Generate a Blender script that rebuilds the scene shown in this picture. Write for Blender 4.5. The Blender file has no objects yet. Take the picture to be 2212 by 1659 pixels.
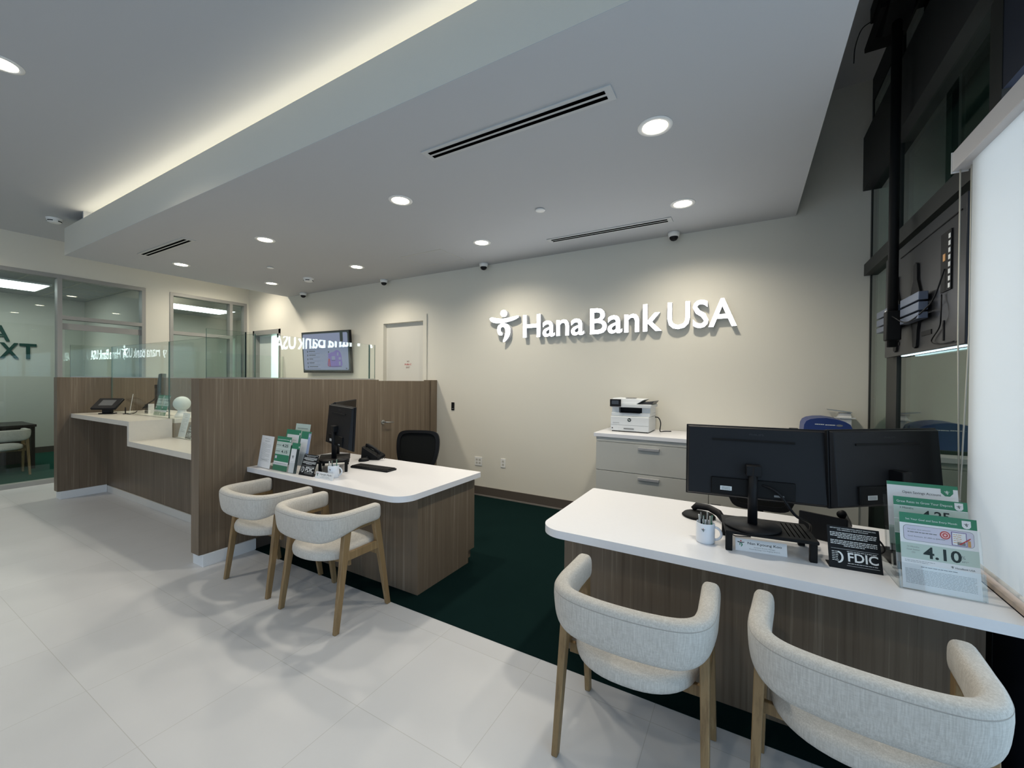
import bpy, bmesh, math, random
from math import sin, cos, pi, radians
from mathutils import Vector, Matrix
random.seed(7)
scn = bpy.context.scene
COL = scn.collection

# ------------------------------------------------------------------ camera
cam = bpy.data.cameras.new('camera'); camo = bpy.data.objects.new('camera', cam); COL.objects.link(camo)
cam.sensor_width = 36.0; cam.sensor_fit = 'HORIZONTAL'; cam.lens = 884.0 / 2212 * 36
cam.clip_start = 0.02; cam.clip_end = 200
def cam_matrix(yaw, pitch, roll, loc):
    f = Vector((-sin(yaw) * cos(pitch), cos(yaw) * cos(pitch), sin(pitch)))
    r = Vector((cos(yaw), sin(yaw), 0)); u = r.cross(f)
    r2 = r * cos(roll) + u * sin(roll); u2 = u * cos(roll) - r * sin(roll)
    m = Matrix((r2, u2, -f)).transposed().to_4x4(); m.translation = loc
    return m
camo.matrix_world = cam_matrix(radians(29.846), radians(-0.478), radians(0.4476), Vector((0, 0, 1.535)))
scn.camera = camo

# ------------------------------------------------------------------ world, exposure
vs = scn.view_settings
scn.display_settings.display_device = 'sRGB'
vs.view_transform = 'Standard'; vs.look = 'None'; vs.gamma = 1; vs.use_curve_mapping = False
vs.exposure = 0.10
w = bpy.data.worlds.new('sky'); scn.world = w; w.use_nodes = True
bg = w.node_tree.nodes['Background']; bg.inputs[0].default_value = (0.55, 0.72, 1.0, 1); bg.inputs[1].default_value = 0.5

def area(name, loc, rot, sx, sy, power, color, spread=180):
    l = bpy.data.lights.new(name, 'AREA'); l.shape = 'RECTANGLE'; l.size = sx; l.size_y = sy
    l.energy = power; l.color = color; l.spread = radians(spread)
    o = bpy.data.objects.new(name, l); COL.objects.link(o); o.location = loc; o.rotation_euler = rot
    return o
# daylight through the street windows behind the camera and along the right-hand side
area('daylight_street_side', (-3.4, -4.30, 1.5), (radians(90), 0, 0), 8.0, 2.7, 45, (0.68, 0.84, 1.0))
area('daylight_window_side', (1.30, -0.9, 1.40), (0, radians(90), 0), 2.7, 5.4, 56, (0.56, 0.77, 1.0))
area('daylight_behind_shade', (1.30, 2.25, 1.65), (0, radians(90), 0), 2.6, .75, 19, (0.82, 0.91, 1.0))

# ------------------------------------------------------------------ materials
MATS = {}
def pr(name, col, rough=0.5, metal=0.0, spec=0.5, bump=0.0, bscale=200, noise=0.0, nscale=8, em=None, emn=0.0, coat=0.0, transm=0.0, alpha=1.0, sheen=0.0):
    if name in MATS: return MATS[name]
    m = bpy.data.materials.new(name); m.use_nodes = True; nt = m.node_tree; b = nt.nodes['Principled BSDF']
    b.inputs['Base Color'].default_value = (*col, 1); b.inputs['Roughness'].default_value = rough
    b.inputs['Metallic'].default_value = metal; b.inputs['Specular IOR Level'].default_value = spec
    b.inputs['Coat Weight'].default_value = coat; b.inputs['Sheen Weight'].default_value = sheen
    if em: b.inputs['Emission Color'].default_value = (*em, 1); b.inputs['Emission Strength'].default_value = emn
    tc = nt.nodes.new('ShaderNodeTexCoord')
    if noise:
        n = nt.nodes.new('ShaderNodeTexNoise'); n.inputs['Scale'].default_value = nscale; n.inputs['Detail'].default_value = 4
        nt.links.new(tc.outputs['Object'], n.inputs['Vector'])
        r = nt.nodes.new('ShaderNodeMix'); r.data_type = 'RGBA'
        r.inputs[6].default_value = (*[c * (1 - noise) for c in col], 1); r.inputs[7].default_value = (*[min(1, c * (1 + noise)) for c in col], 1)
        nt.links.new(n.outputs['Fac'], r.inputs[0]); nt.links.new(r.outputs[2], b.inputs['Base Color'])
    if bump:
        n = nt.nodes.new('ShaderNodeTexNoise'); n.inputs['Scale'].default_value = bscale
        nt.links.new(tc.outputs['Object'], n.inputs['Vector'])
        bu = nt.nodes.new('ShaderNodeBump'); bu.inputs['Strength'].default_value = bump; bu.inputs['Distance'].default_value = 0.002
        nt.links.new(n.outputs['Fac'], bu.inputs['Height']); nt.links.new(bu.outputs[0], b.inputs['Normal'])
    MATS[name] = m; return m

def ramp(nt, stops):
    r = nt.nodes.new('ShaderNodeValToRGB'); e = r.color_ramp.elements
    while len(e) < len(stops): e.new(0.5)
    for k, (p, c) in enumerate(stops): e[k].position = p; e[k].color = (*c, 1)
    return r

def wood_panel(name, dark, mid, light, rough=0.45):
    m = bpy.data.materials.new(name); m.use_nodes = True; nt = m.node_tree; b = nt.nodes['Principled BSDF']
    tc = nt.nodes.new('ShaderNodeTexCoord')
    mp = nt.nodes.new('ShaderNodeMapping'); mp.inputs['Scale'].default_value = (1, 1, 0.016)
    nt.links.new(tc.outputs['Object'], mp.inputs['Vector'])
    n1 = nt.nodes.new('ShaderNodeTexNoise'); n1.inputs['Scale'].default_value = 52; n1.inputs['Detail'].default_value = 5; n1.inputs['Roughness'].default_value = 0.62; n1.inputs['Distortion'].default_value = 0.15
    n2 = nt.nodes.new('ShaderNodeTexNoise'); n2.inputs['Scale'].default_value = 110; n2.inputs['Detail'].default_value = 3
    n3 = nt.nodes.new('ShaderNodeTexNoise'); n3.inputs['Scale'].default_value = 9; n3.inputs['Detail'].default_value = 2
    for n in (n1, n2, n3): nt.links.new(mp.outputs[0], n.inputs['Vector'])
    a = nt.nodes.new('ShaderNodeMath'); a.operation = 'MULTIPLY_ADD'; a.inputs[1].default_value = 0.35
    nt.links.new(n2.outputs['Fac'], a.inputs[0]); nt.links.new(n1.outputs['Fac'], a.inputs[2])
    a2 = nt.nodes.new('ShaderNodeMath'); a2.operation = 'MULTIPLY_ADD'; a2.inputs[1].default_value = 0.35
    nt.links.new(n3.outputs['Fac'], a2.inputs[0]); nt.links.new(a.outputs[0], a2.inputs[2])
    r = ramp(nt, [(0.62, dark), (0.82, mid), (0.93, mid), (1.0, light)])
    nt.links.new(a2.outputs[0], r.inputs['Fac']); nt.links.new(r.outputs['Color'], b.inputs['Base Color'])
    b.inputs['Roughness'].default_value = rough; b.inputs['Specular IOR Level'].default_value = 0.35
    MATS[name] = m; return m

def fabric(name, c1, c2):
    m = bpy.data.materials.new(name); m.use_nodes = True; nt = m.node_tree; b = nt.nodes['Principled BSDF']
    tc = nt.nodes.new('ShaderNodeTexCoord')
    mp = nt.nodes.new('ShaderNodeMapping'); mp.inputs['Scale'].default_value = (1, 1, 0.05)
    mq = nt.nodes.new('ShaderNodeMapping'); mq.inputs['Scale'].default_value = (0.18, 0.18, 1.3)
    nt.links.new(tc.outputs['Object'], mp.inputs['Vector']); nt.links.new(tc.outputs['Object'], mq.inputs['Vector'])
    n1 = nt.nodes.new('ShaderNodeTexNoise'); n1.inputs['Scale'].default_value = 260; n1.inputs['Detail'].default_value = 3
    n2 = nt.nodes.new('ShaderNodeTexNoise'); n2.inputs['Scale'].default_value = 340; n2.inputs['Detail'].default_value = 3
    nt.links.new(mp.outputs[0], n1.inputs['Vector']); nt.links.new(mq.outputs[0], n2.inputs['Vector'])
    a = nt.nodes.new('ShaderNodeMath'); a.operation = 'MULTIPLY_ADD'; a.inputs[1].default_value = 0.6
    nt.links.new(n2.outputs['Fac'], a.inputs[0]); nt.links.new(n1.outputs['Fac'], a.inputs[2])
    r = ramp(nt, [(0.62, c1), (1.0, c2)])
    nt.links.new(a.outputs[0], r.inputs['Fac']); nt.links.new(r.outputs['Color'], b.inputs['Base Color'])
    bu = nt.nodes.new('ShaderNodeBump'); bu.inputs['Strength'].default_value = 0.35; bu.inputs['Distance'].default_value = 0.0015
    nt.links.new(a.outputs[0], bu.inputs['Height']); nt.links.new(bu.outputs[0], b.inputs['Normal'])
    b.inputs['Roughness'].default_value = 0.95; b.inputs['Specular IOR Level'].default_value = 0.15
    MATS[name] = m; return m

def tile_floor(name):
    m = bpy.data.materials.new(name); m.use_nodes = True; nt = m.node_tree; b = nt.nodes['Principled BSDF']
    tc = nt.nodes.new('ShaderNodeTexCoord'); g = nt.nodes.new('ShaderNodeMapping')
    g.inputs['Location'].default_value = (0.968 + 0.606 * 40, -1.907 + 0.606 * 40, 0)
    nt.links.new(tc.outputs['Object'], g.inputs['Vector'])
    sx = nt.nodes.new('ShaderNodeSeparateXYZ'); nt.links.new(g.outputs[0], sx.inputs[0])
    fs, cells = [], []
    for k in (0, 1):
        d = nt.nodes.new('ShaderNodeMath'); d.operation = 'DIVIDE'; d.inputs[1].default_value = 0.606
        nt.links.new(sx.outputs[k], d.inputs[0])
        fl = nt.nodes.new('ShaderNodeMath'); fl.operation = 'FLOOR'; nt.links.new(d.outputs[0], fl.inputs[0]); cells.append(fl)
        fr = nt.nodes.new('ShaderNodeMath'); fr.operation = 'FRACT'; nt.links.new(d.outputs[0], fr.inputs[0])
        a = nt.nodes.new('ShaderNodeMath'); a.operation = 'SUBTRACT'; a.inputs[1].default_value = 0.5; nt.links.new(fr.outputs[0], a.inputs[0])
        ab = nt.nodes.new('ShaderNodeMath'); ab.operation = 'ABSOLUTE'; nt.links.new(a.outputs[0], ab.inputs[0])
        gt = nt.nodes.new('ShaderNodeMath'); gt.operation = 'GREATER_THAN'; gt.inputs[1].default_value = 0.5 - 0.0022; nt.links.new(ab.outputs[0], gt.inputs[0]); fs.append(gt)
    mx = nt.nodes.new('ShaderNodeMath'); mx.operation = 'MAXIMUM'; nt.links.new(fs[0].outputs[0], mx.inputs[0]); nt.links.new(fs[1].outputs[0], mx.inputs[1])
    cb = nt.nodes.new('ShaderNodeCombineXYZ'); nt.links.new(cells[0].outputs[0], cb.inputs[0]); nt.links.new(cells[1].outputs[0], cb.inputs[1])
    wn = nt.nodes.new('ShaderNodeTexWhiteNoise'); wn.noise_dimensions = '3D'; nt.links.new(cb.outputs[0], wn.inputs['Vector'])
    n = nt.nodes.new('ShaderNodeTexNoise'); n.inputs['Scale'].default_value = 3; n.inputs['Detail'].default_value = 6; nt.links.new(tc.outputs['Object'], n.inputs['Vector'])
    ad = nt.nodes.new('ShaderNodeMath'); ad.operation = 'MULTIPLY_ADD'; ad.inputs[1].default_value = 0.4; nt.links.new(wn.outputs['Value'], ad.inputs[0]); nt.links.new(n.outputs['Fac'], ad.inputs[2])
    r = ramp(nt, [(0.25, (0.515, 0.52, 0.53)), (1.1 if False else 1.0, (0.565, 0.57, 0.58))]); nt.links.new(ad.outputs[0], r.inputs['Fac'])
    mi = nt.nodes.new('ShaderNodeMix'); mi.data_type = 'RGBA'; mi.inputs[7].default_value = (0.42, 0.42, 0.41, 1)
    nt.links.new(mx.outputs[0], mi.inputs[0]); nt.links.new(r.outputs['Color'], mi.inputs[6]); nt.links.new(mi.outputs[2], b.inputs['Base Color'])
    b.inputs['Roughness'].default_value = 0.38; b.inputs['Specular IOR Level'].default_value = 0.5
    MATS[name] = m; return m

def glass(name, tint=(0.965, 0.99, 0.98), rough=0.0, ior=1.52):
    m = bpy.data.materials.new(name); m.use_nodes = True; nt = m.node_tree; nt.nodes.clear()
    o = nt.nodes.new('ShaderNodeOutputMaterial'); t = nt.nodes.new('ShaderNodeBsdfTransparent'); t.inputs[0].default_value = (*tint, 1)
    gl = nt.nodes.new('ShaderNodeBsdfGlossy'); gl.inputs['Roughness'].default_value = rough; gl.inputs['Color'].default_value = (0.95, 1.0, 0.98, 1)
    fr = nt.nodes.new('ShaderNodeFresnel'); ge = nt.nodes.new('ShaderNodeNewGeometry')
    ma = nt.nodes.new('ShaderNodeMath'); ma.operation = 'MULTIPLY_ADD'; ma.inputs[1].default_value = -(ior - 1 / ior); ma.inputs[2].default_value = ior
    nt.links.new(ge.outputs['Backfacing'], ma.inputs[0]); nt.links.new(ma.outputs[0], fr.inputs['IOR'])
    mx = nt.nodes.new('ShaderNodeMixShader'); nt.links.new(fr.outputs[0], mx.inputs[0]); nt.links.new(t.outputs[0], mx.inputs[1]); nt.links.new(gl.outputs[0], mx.inputs[2])
    nt.links.new(mx.outputs[0], o.inputs[0]); MATS[name] = m; return m

def emis(name, col, s):
    m = bpy.data.materials.new(name); m.use_nodes = True; nt = m.node_tree; b = nt.nodes['Principled BSDF']
    b.inputs['Base Color'].default_value = (0.8, 0.8, 0.8, 1) if s > 1 else (.02, .02, .02, 1); b.inputs['Emission Color'].default_value = (*col, 1); b.inputs['Emission Strength'].default_value = s
    MATS[name] = m; return m

def shade_cloth(name):
    m = bpy.data.materials.new(name); m.use_nodes = True; nt = m.node_tree; nt.nodes.clear()
    o = nt.nodes.new('ShaderNodeOutputMaterial'); d = nt.nodes.new('ShaderNodeBsdfDiffuse'); t = nt.nodes.new('ShaderNodeBsdfTranslucent')
    tc = nt.nodes.new('ShaderNodeTexCoord'); n = nt.nodes.new('ShaderNodeTexNoise'); n.inputs['Scale'].default_value = 900; nt.links.new(tc.outputs['Object'], n.inputs['Vector'])
    r = ramp(nt, [(0.3, (0.74, 0.76, 0.76)), (0.7, (0.84, 0.86, 0.86))]); nt.links.new(n.outputs['Fac'], r.inputs['Fac'])
    nt.links.new(r.outputs['Color'], d.inputs[0]); nt.links.new(r.outputs['Color'], t.inputs[0])
    mx = nt.nodes.new('ShaderNodeMixShader'); mx.inputs[0].default_value = 0.45
    nt.links.new(d.outputs[0], mx.inputs[1]); nt.links.new(t.outputs[0], mx.inputs[2]); nt.links.new(mx.outputs[0], o.inputs[0]); MATS[name] = m; return m

PAINT = pr('cream_wall_paint', (0.70, 0.675, 0.595), 0.75, spec=0.25, bump=0.25, bscale=260)
CEIL = pr('pale_grey_ceiling_paint', (0.48, 0.49, 0.505), 0.85, spec=0.2)
WHITE = pr('white_enamel', (0.80, 0.80, 0.78), 0.4)
WOOD = wood_panel('walnut_laminate', (0.112, 0.082, 0.055), (0.158, 0.120, 0.083), (0.22, 0.175, 0.128))
OAK = wood_panel('stained_ash', (0.16, 0.10, 0.046), (0.245, 0.162, 0.077), (0.31, 0.215, 0.108), 0.5)
DARKWOOD = wood_panel('espresso_laminate', (0.012, 0.009, 0.008), (0.025, 0.019, 0.016), (0.04, 0.03, 0.026))
LINEN = fabric('linen_weave', (0.46, 0.435, 0.395), (0.59, 0.565, 0.52))
TILE = tile_floor('porcelain_tile')
CARPET = pr('green_carpet', (0.005, 0.0155, 0.015), 1.0, spec=0.02, bump=0.8, bscale=600, noise=0.35, nscale=350)
RUBBER = pr('taupe_cove_base', (0.085, 0.070, 0.058), 0.6)
CURB = pr('pale_tile_curb', (0.74, 0.76, 0.78), 0.4)
QUARTZ = pr('white_quartz_desktop', (0.79, 0.785, 0.80), 0.28, noise=0.02, nscale=60)
STONE = pr('cream_stone_counter', (0.66, 0.62, 0.55), 0.3, noise=0.04, nscale=30)
GLASS = glass('clear_glass'); GEDGE = pr('glass_edge', (0.06, 0.12, 0.10), 0.2)
WGLASS = glass('window_glass', (0.945, 0.975, 0.965)); DKGLASS = glass('reflective_window_glass', (0.7, 0.8, 0.76), 0.0, 2.6)
ACRYL = glass('clear_acrylic', (0.97, 0.98, 0.985))
FRAME = pr('satin_aluminium', (0.34, 0.335, 0.32), 0.45, metal=0.3)
BLACK = pr('black_plastic', (0.006, 0.0065, 0.008), 0.5, spec=0.22)
BLACKM = pr('black_matte_metal', (0.005, 0.0055, 0.006), 0.6, spec=0.2)
MESHM = pr('black_chair_mesh', (0.012, 0.013, 0.013), 0.9, spec=0.1)
DGREY = pr('dark_grey_sheet_metal', (0.038, 0.040, 0.046), 0.36, metal=0.5)
GREYM = pr('grey_extrusion', (0.16, 0.19, 0.26), 0.4, metal=0.6)
STEEL = pr('brushed_nickel', (0.45, 0.45, 0.44), 0.3, metal=0.9)
CAB = pr('pale_grey_laminate', (0.56, 0.55, 0.50), 0.5)
PAPER = pr('white_paper', (0.78, 0.79, 0.80), 0.7)
PALEG = pr('pale_green_print', (0.50, 0.60, 0.54), 0.7)
GREEN = pr('bank_green_print', (0.035, 0.22, 0.12), 0.6)
DGREEN = pr('deep_green_print', (0.006, 0.06, 0.045), 0.6)
INK = pr('black_ink', (0.015, 0.03, 0.03), 0.7)
GINK = pr('grey_ink', (0.20, 0.215, 0.22), 0.7)
WINK = pr('white_ink', (0.75, 0.78, 0.78), 0.6)
RED = pr('red_ink', (0.50, 0.07, 0.07), 0.6)
ORANGE = pr('orange_ink', (0.6, 0.32, 0.12), 0.6)
LILAC = pr('lilac_print', (0.62, 0.60, 0.70), 0.6)
PINKP = pr('pink_print', (0.80, 0.50, 0.50), 0.6)
BLUEP = pr('blue_device_plastic', (0.012, 0.035, 0.17), 0.4)
CER = pr('white_ceramic', (0.76, 0.80, 0.86), 0.15)
SIGNW = emis('sign_face_light', (0.90, 0.95, 1.0), 12.0)
SIGNS = pr('sign_return_grey', (0.66, 0.67, 0.70), 0.5)
LAMP = emis('downlight_lens', (1.0, 0.88, 0.68), 22.0)
TUBE = emis('fluorescent_diffuser', (0.88, 1.0, 0.96), 6.5)
COVE = emis('cove_led_strip', (1.0, 0.92, 0.70), 9.0)
SHADE = shade_cloth('roller_shade_cloth')
MULL = pr('dark_bronze_mullion', (0.030, 0.032, 0.030), 0.5, metal=0.4)
MULL2 = pr('charcoal_header_panel', (0.012, 0.013, 0.014), 0.6)
NAVY = pr('navy_panel', (0.008, 0.013, 0.028), 0.6)

# ------------------------------------------------------------------ mesh builder
class B:
    def __init__(s, m=None):
        s.bm = bmesh.new(); s.mats = []; s.m = m or Matrix.Identity(4)
    def mi(s, mat):
        if mat not in s.mats: s.mats.append(mat)
        return s.mats.index(mat)
    def faces(s, vs_, fs, mat, m=None, smooth=False):
        M = s.m @ m if m else s.m; k = s.mi(mat)
        v = [s.bm.verts.new(M @ Vector(p)) for p in vs_]; out = []
        for f in fs:
            try:
                fc = s.bm.faces.new([v[i] for i in f]); fc.material_index = k; fc.smooth = smooth; out.append(fc)
            except ValueError: pass
        return out
    def box(s, a, b, mat, m=None, bev=0, seg=2):
        x0, y0, z0 = [min(p, q) for p, q in zip(a, b)]; x1, y1, z1 = [max(p, q) for p, q in zip(a, b)]
        vs_ = [(x0, y0, z0), (x1, y0, z0), (x1, y1, z0), (x0, y1, z0), (x0, y0, z1), (x1, y0, z1), (x1, y1, z1), (x0, y1, z1)]
        f = s.faces(vs_, [(0, 3, 2, 1), (4, 5, 6, 7), (0, 1, 5, 4), (1, 2, 6, 5), (2, 3, 7, 6), (3, 0, 4, 7)], mat, m)
        if bev:
            es = list({e for fc in f for e in fc.edges})
            r = bmesh.ops.bevel(s.bm, geom=es, offset=bev, segments=seg, affect='EDGES', profile=0.5)
            for fc in r['faces']: fc.material_index = s.mi(mat); fc.smooth = True
        return s
    def hexa(s, bot, top, mat, m=None, bev=0):          # bottom quad + top quad
        f = s.faces(list(bot) + list(top), [(0, 3, 2, 1), (4, 5, 6, 7), (0, 1, 5, 4), (1, 2, 6, 5), (2, 3, 7, 6), (3, 0, 4, 7)], mat, m)
        if bev:
            es = list({e for fc in f for e in fc.edges})
            r = bmesh.ops.bevel(s.bm, geom=es, offset=bev, segments=2, affect='EDGES', profile=0.5)
            for fc in r['faces']: fc.material_index = s.mi(mat); fc.smooth = True
        return s
    def prism(s, poly, h0, h1, mat, m=None, axis='z', smooth=False):   # poly in 2D, extruded along an axis
        n = len(poly)
        def p3(p, h):
            return {'z': (p[0], p[1], h), 'y': (p[0], h, p[1]), 'x': (h, p[0], p[1])}[axis]
        vs_ = [p3(p, h0) for p in poly] + [p3(p, h1) for p in poly]
        fs = [tuple(range(n - 1, -1, -1)), tuple(range(n, 2 * n))] + [(i, (i + 1) % n, n + (i + 1) % n, n + i) for i in range(n)]
        f = s.faces(vs_, fs, mat, m)
        for fc in f[2:]: fc.smooth = smooth
        bmesh.ops.recalc_face_normals(s.bm, faces=f)
        big = [fc for fc in f[:2] if len(fc.verts) > 4]
        if big: bmesh.ops.triangulate(s.bm, faces=big)
        return s
    def lathe(s, prof, mat, m=None, n=32, smooth=True, loc=(0, 0, 0)):
        vs_ = []; fs = []
        for r, z in prof:
            for k in range(n):
                a = 2 * pi * k / n; vs_.append((loc[0] + r * cos(a), loc[1] + r * sin(a), loc[2] + z))
        for i in range(len(prof) - 1):
            for k in range(n):
                fs.append((i * n + k, i * n + (k + 1) % n, (i + 1) * n + (k + 1) % n, (i + 1) * n + k))
        f = s.faces(vs_, fs, mat, m, smooth)
        if prof[0][0] > 1e-6: pass
        return s
    def cyl(s, c, r, z0, z1, mat, m=None, n=24, bev=0.0):
        e = min(bev, r * 0.9)
        if bev: pf = [(0.0001, z0), (r - e, z0), (r, z0 + e), (r, z1 - e), (r - e, z1), (0.0001, z1)]
        else: pf = None
        if pf: return s.lathe(pf, mat, m, n, True, (c[0], c[1], 0))
        poly = [(c[0] + r * cos(2 * pi * k / n), c[1] + r * sin(2 * pi * k / n)) for k in range(n)]
        return s.prism(poly, z0, z1, mat, m, 'z', True)
    def tube(s, pts, r, mat, m=None, n=10, cap=True):
        pts = [Vector(p) for p in pts]; vs_ = []; fs = []; up = Vector((0, 0, 1)); prev = None
        for i, p in enumerate(pts):
            t = (pts[min(i + 1, len(pts) - 1)] - pts[max(i - 1, 0)]).normalized()
            if prev is None:
                u = up if abs(t.dot(up)) < 0.9 else Vector((1, 0, 0))
                a = t.cross(u).normalized()
            else:
                a = (prev - t * prev.dot(t)).normalized()
            prev = a; b = t.cross(a)
            rr = r[i] if isinstance(r, (list, tuple)) else r
            for k in range(n):
                an = 2 * pi * k / n; vs_.append(tuple(p + a * rr * cos(an) + b * rr * sin(an)))
        for i in range(len(pts) - 1):
            for k in range(n): fs.append((i * n + k, i * n + (k + 1) % n, (i + 1) * n + (k + 1) % n, (i + 1) * n + k))
        if cap: fs.append(tuple(range(n - 1, -1, -1))); fs.append(tuple((len(pts) - 1) * n + k for k in range(n)))
        s.faces(vs_, fs, mat, m, True); return s
    def sphere(s, c, r, mat, m=None, n=24, sz=1.0):
        pf = [(max(1e-4, r * sin(pi * k / 16)), -r * sz * cos(pi * k / 16)) for k in range(17)]
        return s.lathe(pf, mat, m, n, True, c)
    def text(s, body, h, mat, m, depth=0.0, width=None, off=0.0, align='LEFT'):
        c = bpy.data.curves.new('t', 'FONT'); c.body = body; c.size = 1; c.extrude = 0; c.offset = off; c.resolution_u = 3
        o = bpy.data.objects.new('t', c); COL.objects.link(o)
        dg = bpy.context.evaluated_depsgraph_get(); me = bpy.data.meshes.new_from_object(o.evaluated_get(dg))
        bpy.data.objects.remove(o); bpy.data.curves.remove(c)
        xs = [v.co.x for v in me.vertices]; x0, x1 = min(xs), max(xs)
        sy = h / 0.70; sx = (width / (x1 - x0)) if width else sy
        shift = {'LEFT': 0, 'CENTER': -0.5 * (x1 - x0) * sx, 'RIGHT': -(x1 - x0) * sx}[align]
        k = s.mi(mat); M = s.m @ m; b2 = bmesh.new(); b2.from_mesh(me)
        bmesh.ops.remove_doubles(b2, verts=b2.verts, dist=1e-5)
        if depth:
            r = bmesh.ops.extrude_face_region(b2, geom=b2.faces[:]); 
            for v in [g for g in r['geom'] if isinstance(g, bmesh.types.BMVert)]: v.co.z += depth / sy
            bmesh.ops.recalc_face_normals(b2, faces=b2.faces)
        mp = {}
        for v in b2.verts:
            mp[v.index] = s.bm.verts.new(M @ Vector((shift + (v.co.x - x0) * sx, v.co.y * sy, v.co.z * sy)))
        b2.verts.ensure_lookup_table()
        for f in b2.faces:
            try: nf = s.bm.faces.new([mp[v.index] for v in f.verts]); nf.material_index = k
            except ValueError: pass
        b2.free(); bpy.data.meshes.remove(me); return s
    def build(s, name, parent=None, mod=None):
        s.bm.verts.index_update()
        me = bpy.data.meshes.new(name); s.bm.to_mesh(me); s.bm.free()
        for mt in s.mats: me.materials.append(mt)
        o = bpy.data.objects.new(name, me); COL.objects.link(o)
        if parent is not None: o.parent = parent
        return o

def tag(o, label, cat, group=None):
    o['label'] = label; o['category'] = cat
    if group: o['group'] = group
    return o
def thing(name, label, cat, loc=(0, 0, 0), rz=0.0, group=None, rot=None):
    o = bpy.data.objects.new(name, None); COL.objects.link(o); o.empty_display_size = 0.1
    o.location = loc; o.rotation_euler = rot if rot else (0, 0, rz)
    return tag(o, label, cat, group)
def struct(o): o['kind'] = 'structure'; return o
def dup(root, loc, rz=0.0, label=None, group=None):
    r = root.copy(); COL.objects.link(r); r.location = loc; r.rotation_euler = (0, 0, rz)
    if label: r['label'] = label
    if group: r['group'] = group
    for ch in list(root.children):
        c = ch.copy(); COL.objects.link(c); c.parent = r
        for g in list(ch.children):
            d = g.copy(); COL.objects.link(d); d.parent = c
    return r
def adopt(o, root):
    M = (Matrix.Translation(root.location) @ root.rotation_euler.to_matrix().to_4x4()).inverted()
    o.data.transform(M); o.parent = root
def T(x, y, z): return Matrix.Translation((x, y, z))
def RX(a): return Matrix.Rotation(a, 4, 'X')
def RY(a): return Matrix.Rotation(a, 4, 'Y')
def RZ(a): return Matrix.Rotation(a, 4, 'Z')
FACE = RX(pi / 2)          # text lying in XY -> standing, facing -Y

# ------------------------------------------------------------------ room shell
YW, XR, XL, ZS, ZH = 4.52, 0.90, -8.72, 3.055, 3.52
YB = -4.2
DX0, DX1, DZ = -4.93, -4.065, 2.43         # white door
OX0, OX1, OZ = -8.56, -7.63, 2.48          # doorway on the far left
b = B(); b.box((XL - .2, YB - .2, -.12), (XR + .15, 2.03, 0), TILE); b.box((XL - .2, 2.03, -.12), (-3.98, YW + .15, 0), TILE)
struct(b.build('floor'))
b = B(); b.box((-3.98, 2.03, -.12), (XR + .15, YW + .15, 0.003), CARPET); struct(b.build('floor_carpet'))

b = B()
def wb(x0, x1, z0, z1): b.box((x0, YW, z0), (x1, YW + .15, z1), PAINT)
wb(XL - .2, OX0, 0, 4.15); wb(OX0, OX1, OZ, 4.15); wb(OX1, DX0, 0, 4.15); wb(DX0, DX1, DZ, 4.15); wb(DX1, XR + .15, 0, 4.15)
struct(b.build('wall_back'))

# left wall with two glazed openings
W1 = (-2.4, 2.885); W2 = (3.215, 4.475); HZ = 3.03
b = B()
def wl(y0, y1, z0, z1): b.box((XL - .12, y0, z0), (XL, y1, z1), PAINT)
wl(YB, W1[0], 0, ZH); wl(W1[0], W1[1], HZ, ZH); wl(W1[1], W2[0], 0, ZH); wl(W2[0], W2[1], HZ, ZH); wl(W2[1], YW, 0, ZH)
struct(b.build('wall_left'))

# wall behind the camera: storefront opening lets daylight in
b = B(); b.box((XL - .2, YB - .15, 0), (XR + .15, YB, .12), PAINT); b.box((XL - .2, YB - .15, 2.9), (XR + .15, YB, 3.6), PAINT); b.box((XL - .2, YB - .15, .12), (-7.5, YB, 2.9), PAINT)
b.box((.75, YB - .15, .12), (XR + .15, YB, 2.9), PAINT)
struct(b.build('wall_front'))
b = B()
for x in (-7.5, -5.85, -4.2, -2.55, -.9, .75): b.box((x - .03, YB - .1, .12), (x + .03, YB, 2.9), MULL)
b.box((-7.5, YB - .1, 2.1), (.75, YB - .02, 2.16), MULL)
struct(b.build('trim_street_window'))

# right wall: spandrel below, glazing above
b = B(); b.box((XR, 1.93, 0), (XR + .15, 2.56, .74), NAVY); b.box((XR, YB, 2.75), (XR + .15, 1.66, 3.6), NAVY); struct(b.build('wall_right'))
b = B(); b.box((XR + .16, 2.55, 0), (XR + .26, YW + .15, 4.15), pr('haze_grey_backing', (0.11, 0.14, 0.13), .8)); struct(b.build('window_backing'))  # backing added behind the reflective glass; pale haze is put into its grey-green
win = struct(B().box((XR, 2.57, .05), (XR + .012, YW, 3.95), DKGLASS).build('window_1'))
b = B(); b.box((XR - .012, 3.74, 0), (XR + .06, 3.975, 4.0), MULL); b.box((XR - .003, 2.47, 0), (XR + .06, 2.57, 4.0), MULL); b.box((XR - .005, YW - .03, 0), (XR + .04, YW - .001, 4.0), MULL)
b.box((XR - .045, 2.57, 2.448), (XR + .05, YW - .001, 2.545), MULL); b.box((XR - .03, 2.57, 0), (XR + .05, YW - .001, .08), MULL)
b.build('window_frame', win)
b = B(); b.box((XR - .06, 1.75, 3.17), (XR + .12, YW - .001, 3.62), MULL2); b.box((XR - .005, 1.75, 3.9), (XR + .12, YW - .001, 4.15), MULL2)
b.box((XR + .0, 1.66, 2.75), (XR + .12, 2.49, 3.165), NAVY)
struct(b.build('trim_window_header'))
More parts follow.
